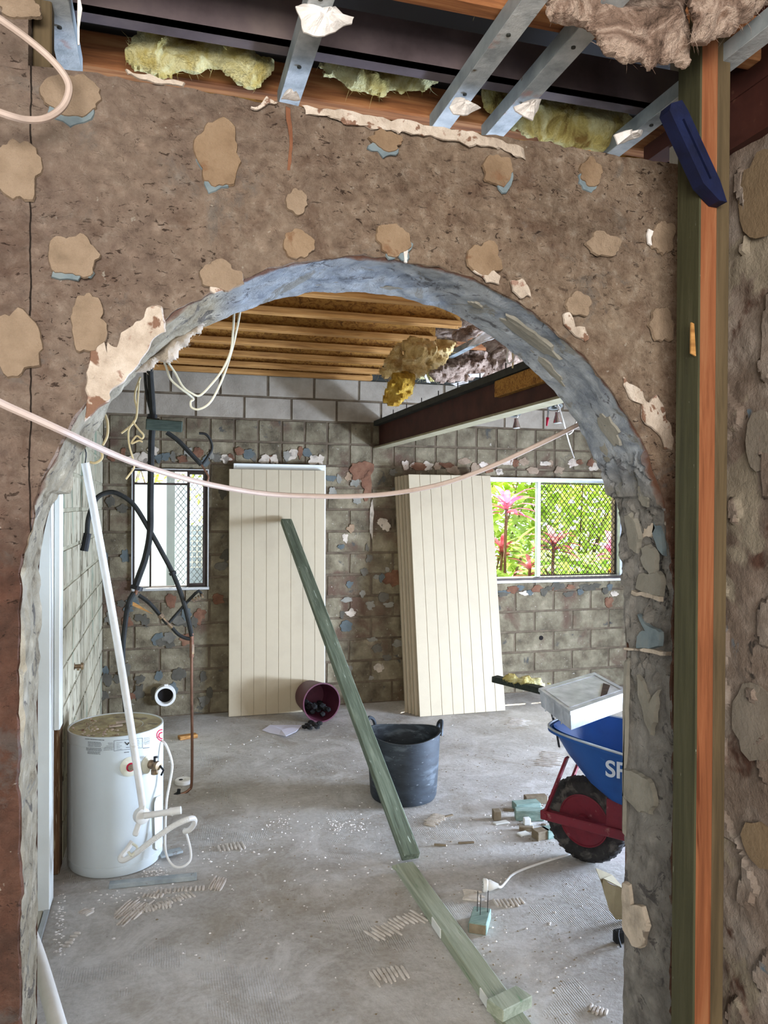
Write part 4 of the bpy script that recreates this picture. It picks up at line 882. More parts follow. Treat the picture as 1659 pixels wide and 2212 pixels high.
obj('hanging_wire', MB().tube([PY(176, 560, 3.45), PY(178, 900, 3.46), PY(179, 955, 3.46), PY(186, 978, 3.46), top], .003, 6, smooth=3), M_BLACK, t)

# ================================================================== PIPES BEHIND THE HEATER
YP = 4.74
def pipe(pxs, r, m, parent=None, Y=YP, name='pipe', seg=9, sm=5, **k): return obj(name, MB().tube([PY(x, y, Y) if not isinstance(x, tuple) else PY(x[0], x[1], y) for x, y in pxs], r, seg, smooth=sm), m, parent, smooth=True, **k)
t = thing('hanging_pipework', 'black lagged water pipes hanging from the ceiling in front of the small window', 'pipework', PY(300, 1500, YP))
pipe([(322, 690), (324, 800), (328, 860), (330, 905), (327, 960), (325, 1080), (324, 1150), (314, 1205), (300, 1245), (292, 1268)], .019, M_LAG, t, name='main_pipe')
pipe([(312, 700), (313, 800), (317, 850), (325, 885), (330, 905)], .009, M_LAG, t, name='side_pipe')
obj('clamp', MB().lathe([(.034, -.012), (.034, .012)], PY(296, 1270, YP), (.3, .1, 1), 12).beam(PY(282, 1266, YP), PY(306, 1273, YP), .03, .022, ch=.004), M_BLACK, t)
pipe([(289, 1280), (277, 1305), (270, 1350), (265, 1410), (267, 1480), (272, 1540)], .015, M_LAG, t, name='down_pipe')
pipe([(296, 1270), (293, 1284)], .010, M_COPPER, t, name='copper_stub', sm=2)
pipe([(300, 1286), (322, 1302), (345, 1328), (362, 1348)], .012, M_LAG, t, name='branch_pipe')
pipe([(345, 1328), (351, 1335)], .018, M_BRASS, t, name='coupling', sm=0); pipe([(352, 1336), (372, 1356)], .012, M_BRASS, t, name='branch_fitting', sm=0)
pipe([(370, 1354), (385, 1370), (400, 1378), (413, 1380)], .011, M_LAG, t, name='branch_pipe')
pipe([(365, 1345), (385, 1322), (412, 1292), (430, 1276), (436, 1288)], .009, M_LAG, t, name='spare_pipe', sm=2)
mb = MB()
for x, y in ((418, 1297), (424, 1294), (430, 1291), (437, 1287)): mb.tube([PY(x-2, y+1, YP-.02), PY(x+2, y-1, YP-.02)], .014, 8)
obj('tap_fitting', mb, M_BRASS, t)
pipe([(188, 1158), (190, 1125), (198, 1098), (212, 1073), (238, 1063), (262, 1070), (290, 1092), (320, 1140), (348, 1190), (374, 1240), (395, 1295), (408, 1345), (414, 1374)], .014, M_LAG, t, name='looped_pipe')
obj('pipe_plug', MB().tube([PY(189, 1152, YP), PY(182, 1190, YP)], .022, 10), M_BLACK, t)
obj('cable_tie', MB().lathe([(.022, -.008), (.022, .008)], PY(373, 1238, YP), (.5, 0, -1), 10).beam(PY(365, 1232, YP), PY(380, 1240, YP), .012, .012), M_BLACK, t)
pipe([(414, 1368), (414, 1395), (414, 1420)], .013, M_COPPER, t, name='tee_fitting', sm=0)
pipe([(414, 1388), (414, 1500), (415, 1600), (414, 1690), (408, 1706), (396, 1714), (386, 1716)], .0085, M_COPPER, t, name='copper_pipe')
pipe([(415, 1392), (415, 1412)], .013, M_BRASS, t, name='coupling', sm=0)
p = PY(383, 1717, YP); obj('tap_handle', MB().lathe([(.012, -.02), (.018, 0), (.010, .02)], p, (1, 0, .2), 8).beam(p+Vector((0, 0, -.03)), p+Vector((.01, 0, .035)), .014, .02, ch=.003).beam(p+Vector((-.05, 0, -.004)), p, .008, .008), M_BLACK, t)
obj('tied_timber_block', MB().beam(PY(315, 916, 4.66), PY(394, 922, 4.66), .05, .062, ch=.005), M_GREEN, label='dark green timber block tied across the hanging black pipe', cat='timber block')
bpy.data.objects['tied_timber_block'].data.materials[0] = mat('dark_green_timber', ['#2f3a33', '#414c43', '#4c574c'], 12, .8, stretch=(1, 6, 6))
obj('pipe_tie', MB().lathe([(.028, -.012), (.028, .012)], PY(329, 900, YP), (.1, 0, 1), 12).tube([PY(318, 902, 4.7), PY(330, 906, 4.68), PY(344, 906, 4.68)], .007, 6), M_BLACK, t)
t = thing('lagged_pipe', 'black pipe slanting from the tied timber block down to the top of the small window', 'pipe', PY(437, 1003, 4.72))
pipe([(360, 934), (385, 952), (412, 980), (435, 1004)], .014, M_LAG, t, name='pipe_run'); pipe([(435, 1004), (444, 1018), (450, 1030), (447, 1040), (440, 1044)], .006, M_COPPER, t, name='pipe_tail')
pipe([(438, 1002), (450, 985), (458, 968), (454, 950), (444, 938), (430, 936)], .008, M_LAG, t, name='bent_pipe')
obj('wood_wedge', MB().plate([PY(287, 1300, 4.70), PY(292, 1302, 4.70), PY(330, 1326, 4.70), PY(286, 1308, 4.70)], (0, -1, 0), .01), M_PINE, label='thin pointed wooden wedge stuck under the hanging pipes', cat='wood wedge')
# drain pipe end on the back wall
p = PY(357, 1500, 6.49); t = thing('drain_pipe', 'white plastic drain pipe end poking from the back wall near the floor', 'pipe', (p.x, 6.49, p.z-.09))
obj('pipe_ring', MB().lathe([(.083, 0), (.083, .06), (.080, .066), (.064, .066), (.062, .05), (.060, 0)], p, (0, -1, 0), 32), M_PVC, t, smooth=True)
obj('pipe_bore', MB().lathe([(.061, .004), (.060, .012)], p, (0, -1, 0), 28), M_DARK, t); obj('pipe_lug', MB().cbox((p.x-.01, p.y-.06, p.z+.078), (p.x+.02, p.y-.03, p.z+.094), .003), M_PVC, t)
p = PX(157, 1440, -.462); obj('wall_tap', MB().lathe([(.02, 0), (.02, .01), (.012, .012), (.012, .04), (.02, .042), (.018, .055)], p, (1, 0, 0), 12).beam(p+Vector((.03, -.03, -.01)), p+Vector((.03, .03, .0)), .012, .014), M_BRASS, label='small brass tap fitting on the cream left block wall', cat='tap')

# ================================================================== CABLES
def cable(pts, r, m, label, name='cable', cat='cable', group=None, sm=6): return obj(name, MB().tube([PY(x, y, Y) for x, y, Y in pts], r, 8, smooth=sm), m, smooth=True, label=label, cat=cat, group=group)
cable([(-60, 838, 1.40), (0, 870, 1.44), (80, 906, 1.48), (150, 938, 1.53), (230, 975, 1.68), (300, 1003, 1.80), (380, 1028, 1.92), (460, 1048, 2.02), (560, 1065, 2.12), (650, 1071, 2.18), (760, 1072, 2.22), (860, 1064, 2.24), (960, 1044, 2.22), (1060, 1008, 2.18), (1160, 962, 2.12), (1245, 920, 2.05), (1290, 895, 2.0)], .0072, M_PVCP, 'dusty pinkish conduit sagging across the arch from the left wall', 'conduit', 'conduit')
cable([(-50, 10, 1.46), (0, 42, 1.48), (60, 85, 1.50), (110, 128, 1.51), (142, 168, 1.52), (149, 198, 1.52), (134, 232, 1.52), (100, 255, 1.51), (60, 259, 1.50), (20, 250, 1.48), (-30, 232, 1.47)], .0066, M_PVCP, 'pale plastic conduit curling round at the top left corner', 'conduit', 'conduit')
cable([(519, 672, 1.95), (512, 710, 1.98), (500, 760, 2.0), (480, 820, 2.02), (455, 868, 2.02), (430, 884, 2.02), (414, 880, 2.02), (412, 868, 2.02), (418, 862, 2.02), (408, 852, 2.0), (385, 835, 1.98), (368, 818, 1.97), (358, 790, 1.95), (352, 775, 1.93)], .0028, M_IVORY, 'white electrical cable dangling in a long loop under the arch, outer strand')
cable([(506, 672, 1.95), (503, 720, 1.97), (498, 760, 1.98), (480, 800, 1.99), (455, 832, 1.99), (432, 854, 1.99), (415, 850, 1.98), (395, 835, 1.97), (378, 805, 1.96), (362, 782, 1.94)], .0028, M_IVORY, 'white electrical cable dangling in a shorter loop under the arch, inner strand')
M_CREAMW = mat('cream_wire', ['#c9b88c', '#d8caa2'], 9, .6, bump=0)
cable([(303, 815, 2.1), (294, 840, 2.12), (291, 860, 2.12), (296, 885, 2.12), (293, 905, 2.12), (288, 915, 2.12), (270, 930, 2.12), (262, 936, 2.12)], .0027, M_CREAMW, 'cream wire strand hanging left of the black pipe, bent to the left')
cable([(301, 818, 2.11), (298, 860, 2.11), (295, 900, 2.11), (288, 912, 2.11), (278, 930, 2.11), (279, 960, 2.1), (287, 990, 2.1), (290, 1005, 2.1), (287, 1015, 2.1), (272, 1035, 2.1)], .0024, M_CREAMW, 'cream wire strand with a frayed end reaching the top of the small window')
cable([(288, 912, 2.1), (300, 928, 2.1), (310, 940, 2.1), (306, 948, 2.1), (295, 942, 2.1), (284, 958, 2.1), (300, 952, 2.1), (308, 955, 2.1)], .0024, M_CREAMW, 'tangled cream wire ends below the hanging strands')
cable([(222, 885, 1.95), (232, 910, 1.95), (232, 940, 1.95), (222, 962, 1.95)], .003, M_CREAMW, 'thin bent cream wire beside the left springing of the arch')
cable([(188, 948, 1.9), (200, 960, 1.9), (218, 975, 1.9), (220, 990, 1.9), (206, 1000, 1.9), (194, 998, 1.9)], .003, M_CREAMW, 'curled cream wire hook hanging under the left end of the arch')
cable([(1101, 640, 3.3), (1098, 745, 3.3), (1095, 775, 3.3), (1100, 785, 3.3), (1110, 775, 3.3), (1112, 752, 3.3), (1120, 768, 3.3), (1125, 778, 3.3)], .0045, M_PVC, 'loop of white cable above the steel beam next to the arch')
cable([(1106, 660, 3.4), (1106, 745, 3.4), (1108, 775, 3.4), (1107, 795, 3.4)], .0045, M_CREAMW, 'cream cable standing up from the steel beam flange')
cable([(1202, 630, 3.9), (1204, 850, 3.9), (1208, 880, 3.9), (1218, 915, 3.9), (1230, 960, 4.0), (1240, 990, 4.0)], .0042, M_PVC, 'thin white cable hanging past the right downlight')
cable([(1243, 600, 3.6), (1246, 800, 3.6), (1247, 895, 3.6), (1243, 915, 3.6), (1236, 932, 3.6), (1228, 938, 3.6)], .005, M_PVC, 'short white cable curling behind the right side of the arch')
t = thing('red_tipped_wire', 'short grey wire with a red connector hanging left of the right downlight', 'wire', PY(1180, 920, 3.95))
obj('wire', MB().tube([PY(1192, 640, 3.95), PY(1190, 862, 3.95), PY(1184, 872, 3.95), PY(1184, 890, 3.95), PY(1183, 903, 3.95)], .0045, 6, smooth=4), M_STEEL, t); obj('red_connector', MB().tube([PY(1183, 902, 3.95), PY(1181, 920, 3.95)], [.009, .005], 8), M_REDP, t)
# downlights hanging by their wires
M_LAMPG = mat('lamp_glass', ['#dfe6ea'], 1, .15, .2, bump=0); M_CAN = mat('grey_downlight_can', ['#6d6f6c', '#858783'], 12, .45, .5, bump=.0003)
for (x, y, Y, s, lb, dr) in ((1112, 893, 4.55, 1.0, 'loose downlight hanging from wires, left one below the steel beam', (-.1, -.5, -1)), (1200, 878, 3.95, .95, 'loose downlight with a dark can, right one below the steel beam', (0, -.35, -1))):
    p = PY(x, y, Y); t = thing('downlight', lb, 'downlight', p, 'loose downlights'); ax = Vector(dr).normalized()
    obj('can', MB().lathe([(.030, -.09 if x < 1150 else -.13), (.031, -.01), (.042, 0), (.042, .004), (.028, .003), (.026, -.03), (.004, -.031)], p, ax, 24), M_CAN, t, smooth=True)
    q = p+Vector((0, -.02, -.035)); obj('lamp', MB().lathe([(.012, 0), (.013, .015), (.022, .045), (.026, .06), (.024, .062), (.004, .055)], q, (.05, 0, -1), 18), M_CHROME, t, smooth=True)
    obj('lamp_lens', MB().lathe([(.023, .060), (.020, .064), (.003, .065)], q, (.05, 0, -1), 18), M_LAMPG, t)
    obj('lamp_wire', MB().tube([p+ax*-.01, q+Vector((.012, 0, .015)), q], .004, 6, smooth=3).tube([p, p+Vector((.0, .05, .2)), p+Vector((.03, .05, .50))], .004, 6, smooth=3), M_PVC, t)

# ================================================================== TUB, BUCKET, PAPER, SMALL THINGS
M_TUB = mat('dusty_black_rubber', ['#1e2327', '#2c3238', '#343b42'], 7, .62, bump=.0006, spots=[(6, .60, .06, '#4c545a'), (26, .68, .03, '#6b7074')], stretch=(1, 1, 3))
f0 = on(873, 1747); vd = Vector((FW.x, FW.y, 0)).normalized(); TC = f0+vd*.185
t = thing('rubber_tub', 'black flexible rubber tub with two loop handles behind the leaning timber', 'tub', TC)
prof = [(.165, .0), (.188, .010), (.196, .03), (.205, .18), (.212, .375), (.218, .378), (.218, .386), (.208, .386), (.201, .18), (.190, .03), (.16, .014), (.002, .012)]
mb = MB().lathe(prof, TC, seg=56)
for v in mb.v:
    dz = v.z; a = math.atan2(v.y-TC.y, v.x-TC.x); k_ = 1+.02*math.cos(2*a+.6)*dz/.38; v.x = TC.x+(v.x-TC.x)*k_; v.y = TC.y+(v.y-TC.y)*k_
    if dz > .3: v.z += .014*math.cos(2*(a+.28))
obj('tub_body', mb, M_TUB, t, smooth=True)
mb = MB()
for k_ in range(1, 14): mb.lathe([(.197+.001*k_, .02+k_*.024), (.1985+.001*k_, .022+k_*.024), (.197+.001*k_, .024+k_*.024)], TC, seg=48, closed=False) if False else None
for s_ in (-1, 1):
    rr = Vector((math.cos(-TH+.12+(-.55 if s_ < 0 else 0)), math.sin(-TH+.12+(-.55 if s_ < 0 else 0)), 0)); c = TC+rr*(s_*.214)+Vector((0, 0, .385)); tg = Vector((-rr.y, rr.x, 0))
    pts = [c+tg*-.062+Vector((0, 0, -.012)), c+tg*-.045+Vector((0, 0, .035))+rr*s_*.006, c+rr*s_*.014+Vector((0, 0, .058)), c+tg*.045+Vector((0, 0, .035))+rr*s_*.006, c+tg*.062+Vector((0, 0, -.012))]
    obj('handle', MB().tube(pts, .011, 8, smooth=6), M_TUB, t, smooth=True)
M_MAROON = mat('maroon_plastic', ['#3f1c28', '#552735', '#4a2030'], 8, .5, bump=.0006)
p = on(694, 1560); ax = Vector((.40, -.90, .03)).normalized(); ax = Vector((.14, -.985, .03)).normalized(); bc = Vector((p.x, p.y, .158))
t = thing('tipped_bucket', 'maroon plastic bucket lying on its side spilling black rubble', 'bucket', (bc.x, bc.y, 0))
mb = MB().lathe([(.118, -.30), (.125, -.29), (.152, .0), (.157, .002), (.157, .012), (.147, .012), (.146, .0), (.120, -.285), (.002, -.287)], bc, ax, 44)
obj('bucket_body', mb, M_MAROON, t, smooth=True)
M_CHAR = mat('black_rubble', ['#0d0d0d', '#1a1918'], 12, .8, bump=.002)
R = random.Random(21)
def chunk(c, s, m, name, label, cat, group, flat=1.0):
    bm = bmesh.new(); bmesh.ops.create_icosphere(bm, subdivisions=1, radius=1)
    vs = [Vector((v.co.x*s*(1+.5*noise.noise(v.co*1.7+c*9)), v.co.y*s*(1+.5*noise.noise(v.co*1.5-c*9)), (v.co.z*.8*s*flat)*(1+.4*noise.noise(v.co*2+c*5))))+c for v in bm.verts]
    mb = MB().add(vs, [[v.index for v in f.verts] for f in bm.faces]); bm.free(); zz = min(v.z for v in mb.v)
    return obj(name, mb, m, label=label, cat=cat, group=group)
for i, (x, y) in enumerate([(658, 1570), (664, 1566), (672, 1560), (680, 1566), (685, 1570), (690, 1562), (669, 1572)]):
    c = on(x, y, .022); chunk(c+Vector((0, 0, 0)), .026, M_CHAR, 'rubble_chunk', 'black rubble chunk spilled on the floor at the mouth of the maroon bucket', 'rubble', 'rubble spilled from the bucket')
for i in range(22):
    k_ = R.uniform(-.2, .0); lat = R.uniform(-.09, .09); sdv = Vector((-ax.y, ax.x, 0)); c = bc+ax*k_+sdv*lat*.9; c.z = .05+R.uniform(0, .06)+abs(lat)*.25
    chunk(c, R.uniform(.022, .032), M_CHAR, 'rubble_chunk', 'black rubble chunk heaped inside the tipped maroon bucket', 'rubble', 'rubble inside the bucket')
M_PAPER = mat('bluish_paper', ['#c7c6d8', '#d9d8e6'], 3, .8, bump=.0004)
pp = [on(x, y, z) for x, y, z in ((566, 1577, .004), (583, 1566, .012), (618, 1566, .006), (652, 1566, .016), (640, 1580, .010), (618, 1590, .022), (602, 1587, .006), (582, 1583, .004))]
c = sum(pp, Vector())/8; c.z = .012; mb = MB(); n = 8; mb.add(pp+[c]+[p+Vector((0, 0, -.0015)) for p in pp], [(i, (i+1) % n, n) for i in range(n)]+[(i, (i+1) % n, n+1+(i+1) % n, n+1+i) for i in range(n)]+[tuple(range(2*n, n, -1))])
obj('paper_sheet', mb, M_PAPER, label='crumpled bluish-white paper sheet on the floor beside the tipped bucket', cat='paper')
p = on(396, 1692); t = thing('plastic_cap', 'round white plastic cap with a hole lying by the copper pipe', 'cap', p)
obj('cap_rim', MB().lathe([(.048, 0), (.052, .004), (.052, .022), (.046, .026), (.016, .024), (.014, .020), (.002, .020)], p, seg=30), M_PVC, t, smooth=True); obj('cap_hole', MB().lathe([(.013, .0262), (.012, .0268)], p+Vector((-.015, -.005, 0)), seg=16), M_DARK, t)
a, b = on(386, 1594, .014), on(425, 1588, .014); obj('wood_offcut', MB().beam(a, b, .055, .027, ch=.004), M_PINE, label='yellow wood offcut on the floor behind the copper pipe', cat='offcut')
a, b = on(236, 1912, .012), on(425, 1893, .012); obj('metal_channel', MB().beam(a, b, .038, .022, ch=.002), M_STEEL, label='grey metal channel lying on the floor at the foot of the water heater', cat='metal channel')
a, b = on(345, 1848, .02), on(392, 1836, .02); obj('metal_strip', MB().beam(a, b, .05, .012, ch=.002), M_STEEL, label='short grey metal piece on the floor behind the heater, near the cable loop', cat='metal strip')
# white pipe bottom left
obj('white_pipe', MB().tube([PY(52, 1985, 2.55), PY(84, 2075, 2.30), PY(130, 2235, 1.98)], .021, 14, smooth=5), M_PVC, smooth=True, label='white plastic pipe leaning out behind the left jamb at the bottom', cat='pipe')
# extension lead socket
t = thing('extension_socket', 'white extension lead with its round socket lying on the floor', 'extension lead', on(1055, 1922))
a = on(1043, 1912, .030); b = on(1068, 1913, .028); ax = (b-a).normalized()
obj('socket_body', MB().lathe([(.026, 0), (.029, .004), (.029, .016), (.024, .022), (.024, .034), (.014, .056), (.009, .070)], a, ax, 24), M_PVC, t, smooth=True)
mb = MB()
for u, w_ in ((-.010, .008), (.010, .008), (0, -.010)): q = a-ax*.0005; s_ = Vector((-ax.y, ax.x, 0)); mb.lathe([(.003, 0), (.003, .001)], q+s_*u+Vector((0, 0, w_)), -ax, 8)
obj('socket_hole', mb, M_DARK, t)
obj('lead', MB().tube([a+ax*.06, on(1082, 1916, .012), on(1095, 1902, .006), on(1106, 1890, .006), on(1130, 1878, .006), on(1170, 1864, .006), on(1215, 1850, .006), on(1245, 1842, .006), on(1275, 1850, .006)], .0055, 8, smooth=5), M_PVC, t, smooth=True)
# nailed timber block
M_MINT = mat('mint_timber', ['#667f75', '#80978c', '#98aba0'], 12, .8, stretch=(1, 5, 5)); M_NAIL = mat('dark_nail', ['#3b3a38'], 1, .5, .6, bump=0)
c = on(1030, 2016); fr = Matrix.Translation(c) @ Matrix.Rotation(math.radians(-32), 4, 'Z')
t = thing('nailed_block', 'short green timber block with three nails sticking up on the floor', 'timber block', c)
o = obj('block', MB().frame(MB().cbox((-.033, -.01, 0), (.040, .125, .044), .003), fr), M_MINT, t); o.data.materials.append(M_GREENE)
for p in o.data.polygons:
    if (fr.to_3x3().inverted() @ p.normal).y < -.9: p.material_index = 1
for x, y, l in ((-.012, .085, .085), (.004, .06, .085), (.030, .09, .09)): obj('nail', MB().frame(MB().tube([(x, y, .04), (x+.002, y, .044+l)], .0018, 6), fr), M_NAIL, t)
# offcuts by the wheel
OFF = [(1160, 1738, .13, .05, .045, 8, M_GREENE, 'brown timber offcut, farthest of the pile left of the wheelbarrow wheel'), (1142, 1752, .15, .07, .04, 12, M_MINT, 'flat mint-green timber slab behind the biggest offcut'),
       (1145, 1774, .155, .06, .055, -2, M_MINT, 'biggest mint-green timber block in the pile by the wheel'), (1075, 1774, .042, .05, .052, 5, M_GREENE, 'small upright timber cube standing apart left of the pile'),
       (1140, 1783, .036, .03, .036, 10, M_WHITE, 'small pale timber cube in front of the biggest offcut'), (1086, 1781, .085, .035, .008, 22, M_WHITE, 'thin white chip in front of the upright cube'),
       (1137, 1796, .075, .03, .020, -8, M_GREENE, 'thin brown offcut between the pale cube and the mint block'), (1136, 1806, .06, .04, .010, 30, M_WHITE, 'pointed white chip beside the nearest offcuts'),
       (1176, 1815, .08, .06, .045, 25, M_GREENE, 'brown-ended timber block nearest to the camera in the pile'), (1196, 1812, .07, .07, .045, 25, M_MINT, 'mint-green timber block touching the tyre'),
       (1098, 1753, .06, .03, .006, -15, M_GREENE, 'thin brown chip behind the upright cube'), (1174, 1784, .03, .02, .006, -20, M_GREENE, 'tiny dark chip right of the pale cube')]
for x, y, L, w_, h_, an, m_, lb in OFF:
    c = on(x, y); M_ = Matrix.Translation(c) @ Matrix.Rotation(-TH+math.radians(an), 4, 'Z')
    obj('timber_offcut', MB().frame(MB().cbox((-L/2, 0, 0), (L/2, w_, h_), .003), M_), m_, label=lb, cat='offcut', group='timber offcuts by the wheelbarrow')
for (x0, y0, x1, y1, lb) in ((990, 1821, 1024, 1819, 'short brown stick on the floor right of the leaning timber'), (938, 1824, 964, 1826, 'thin stick on the floor close to the leaning timber'), (962, 1764, 978, 1760, 'curved brown chip right of the ridged mortar patch')):
    obj('wood_stick', MB().beam(on(x0, y0, .005), on(x1, y1, .006), .012, .008, ch=.001), M_GREENE, label=lb, cat='stick')
# torn board and black scrap by the right jamb
c = on(1328, 1992); r0 = Vector((math.cos(TH), -math.sin(TH), 0)); M_CARD = mat('tan_board', ['#8a7d62', '#a39778'], 5, .85, bump=.001)
pts = jag([PY(x, y, PZ(1328, 1992).y) for x, y in ((1301, 1912), (1303, 1900), (1322, 1912), (1350, 1922), (1400, 1930), (1400, 1988), (1330, 1986), (1316, 1966))], 3, .002, 4)
obj('torn_board', MB().plate(pts, (.35, .9, 0), .006).plate([pts[0], pts[3], pts[9]+Vector((.0, .0, 0)), pts[9]+Vector((-.02, .06, .035)), pts[0]+Vector((0, .05, .045))], (0, 0, 1), .004), M_CARD, label='torn tan board standing on the floor behind the right jamb', cat='board')
c = on(1336, 2030, .02); obj('black_scrap', MB().cbox((c.x-.01, c.y, 0), (c.x+.05, c.y+.03, .05), .006).tube([c+Vector((-.002, -.02, -.018)), c+Vector((-.008, -.01, .02)), c+Vector((.0, 0, .04))], .004, 6, smooth=3), M_BLACK, label='black plastic scrap half hidden at the foot of the right jamb', cat='scrap')

# ================================================================== WHEELBARROW
WC = PZ(1266, 1859); f2 = Vector((math.sin(TH), math.cos(TH), 0)); YAW = math.radians(39)
fw = (r0*-math.cos(YAW)+f2*math.sin(YAW)).normalized(); lf = Vector((-fw.y, fw.x, 0))
MW = Matrix(((fw.x, lf.x, 0, WC.x), (fw.y, lf.y, 0, WC.y), (0, 0, 1, 0), (0, 0, 0, 1)))
wb_ = thing('wheelbarrow', 'blue steel wheelbarrow with a red frame and black tyre half hidden by the right jamb', 'wheelbarrow', WC)
def wobj(name, mb, m, parent=None, **k): return obj(name, MB().frame(mb, MW), m, parent or wb_, **k)
M_TRAY = mat('blue_tray_paint', ['#123f7c', '#1a4f94', '#1d549a'], 5, .42, bump=.0006, spots=[(8, .68, .03, '#3f6aa0')]); M_RFR = mat('dusty_red_frame', ['#5e1d28', '#74242f', '#6a2a33'], 9, .6, bump=.0006, spots=[(16, .66, .04, '#8b5a58')])
M_TYRE = mat('dusty_tyre', ['#1c1b1b', '#2c2a29', '#3a3735'], 14, .85, bump=.003, bscale=50, spots=[(10, .60, .05, '#5d5852')])
wt = thing('wheel', None, None, Vector((0, 0, .0))); wt.parent = wb_
pr = []
for q in range(20):
    a = 2*math.pi*q/20; rr = .158+.047*math.cos(a); yy = .046*math.sin(a)
    if math.cos(a) < -.6: rr = max(rr, .122)
    pr.append((rr, yy))
CW = Vector((0, 0, .205)); wobj('tyre', MB().lathe(pr, CW, (0, 1, 0), 56, closed=True), M_TYRE, wt, smooth=True)
mb = MB()
for q in range(30):
    a = 2*math.pi*q/30
    for s_ in (-1, 1):
        a2 = a+(.1 if s_ > 0 else 0); u = Vector((math.cos(a2), 0, math.sin(a2))); tg = Vector((-u.z, 0, u.x)); c0 = CW+u*.2035+Vector((0, s_*.004, 0)); c1 = CW+u*.188+Vector((0, s_*.040, 0))+tg*.012*s_
        mb.beam(c0, c1, .012, .010, up=u)
wobj('tread', mb, M_TYRE, wt, kind='stuff')
wobj('rim', MB().lathe([(.124, .030), (.126, .034), (.120, .036), (.112, .020), (.05, .012), (.034, .03), (.030, .05), (.002, .05)], CW, (0, 1, 0), 40).lathe([(.124, -.030), (.126, -.034), (.112, -.020), (.002, -.014)], CW, (0, 1, 0), 40), M_RFR, wt, smooth=True, label='red steel rim')
for q in range(0): pass
for s_ in (-1, 1):
    wobj('side_bar', MB().beam((.185, s_*.105, .215), (-.34, s_*.125, .235), .038, .045, ch=.004).beam((-.34, s_*.125, .235), (-1.25, s_*.27, .60), .038, .045, ch=.004), M_RFR)
    wobj('nose_strut', MB().beam((.165, s_*.10, .235), (.055, s_*.10, .52), .030, .012, ch=.002), M_RFR)
    wobj('tray_bracket', MB().beam((-.20, s_*.118, .22), (-.20, s_*.112, .375), .10, .010, up=(0, 1, 0), ch=.002), M_RFR)
    wobj('bolt', MB().lathe([(.016, 0), (.016, .006), (.004, .008)], (.162, s_*.124, .215), (0, s_, 0), 10), M_RFR)
    wobj('rear_leg', MB().beam((-.72, s_*.185, .42), (-.80, s_*.2, .0), .035, .035, ch=.003), M_RFR)
wobj('axle', MB().tube([(0, -.12, .205), (0, .12, .205)], .010, 10), M_RFR)
wobj('front_bar', MB().tube([(.175, -.11, .215), (.175, .11, .215)], .012, 8), M_RFR)
RINGS = [(.245, .235, .36, -.92, .685, .60, .030), (.235, .22, .345, -.90, .685, .60, 0)]
def tray_ring(xf, wf, wr, xr, zf, zr, e=0, n=64, p=.42):
    o = []
    for q in range(n):
        a = 2*math.pi*q/n; sx_ = math.copysign(abs(math.cos(a))**p, math.cos(a)); sy_ = math.copysign(abs(math.sin(a))**p, math.sin(a))
        u = (sx_+1)/2; x = xr+(xf-xr)*u; o.append(Vector((x, sy_*(wr+(wf-wr)*u), zr+(zf-zr)*u)))
    return o
rs = [tray_ring(.150, .225, .365, -.94, .652, .602), tray_ring(.150, .225, .365, -.94, .664, .614), tray_ring(.132, .207, .345, -.92, .664, .614), tray_ring(.06, .175, .29, -.84, .55, .50), tray_ring(-.05, .150, .245, -.77, .43, .40), tray_ring(-.13, .13, .215, -.72, .375, .355), tray_ring(-.16, .10, .18, -.68, .365, .348)]
inr = [[v+Vector((0, 0, .006)) - Vector((v.x+.35, v.y, 0))*.012 for v in r_] for r_ in rs[:1:-1]]
n = 64; vs = [v for r_ in rs+inr for v in r_]; fs = []; T = len(rs+inr)
for r_ in range(T-1):
    if r_ == len(rs)-1: continue
    for q in range(n): fs.append((r_*n+q, r_*n+(q+1) % n, (r_+1)*n+(q+1) % n, (r_+1)*n+q))
k_ = len(rs)-1; fs.append(tuple(k_*n+q for q in range(n))); fs.append(tuple((k_+1)*n+q for q in range(n)))
tray = wobj('tray', MB().add(vs, fs), M_TRAY, smooth=True, label='blue steel tray')
rim = tray_ring(.147, .222, .362, -.937, .668, .618); wobj('rolled_edge', MB().tube(rim+[rim[0]], .006, 6, cap=False), M_ALU, smooth=True, label='worn bare metal rolled edge')
# stencilled letters on the near side of the tray
def text_mesh(s, size, ext=.0006):
    cu = bpy.data.curves.new('t', 'FONT'); cu.body = s; cu.size = size; cu.extrude = ext; cu.offset = size*.022; o = bpy.data.objects.new('t', cu); COL.objects.link(o); bpy.context.view_layer.update()
    me = bpy.data.meshes.new_from_object(o.evaluated_get(bpy.context.evaluated_depsgraph_get())); mb = MB(); mb.v = [v.co.copy() for v in me.vertices]; mb.f = [tuple(p.vertices) for p in me.polygons]
    bpy.data.objects.remove(o); return mb
from mathutils.bvhtree import BVHTree
_tw = [tray.matrix_basis.translation + wl(wb_) + v.co for v in tray.data.vertices]
bvh = BVHTree.FromPolygons(_tw, [tuple(p.vertices) for p in tray.data.polygons])
tm = text_mesh('SP', .115)
mb = MB(); mb.f = tm.f; x0 = min(v.x for v in tm.v)
for v in tm.v:
    px, py = 1308+(v.x-x0)*430, 1676-v.y*430+(v.x-x0)*70; dd = ray(px, py).normalized(); h = bvh.ray_cast(CP, dd); p = (h[0] if h[0] else CP+dd*3.6)-dd*(.0015+.001*(v.z > 0)); mb.v.append(p)
M_STENC = mat('white_stencil_paint', ['#cfd4de', '#dfe3ea'], 9, .6, bump=0)
obj('stencilled_letters', mb, M_STENC, wb_, label='white stencilled letters SP')
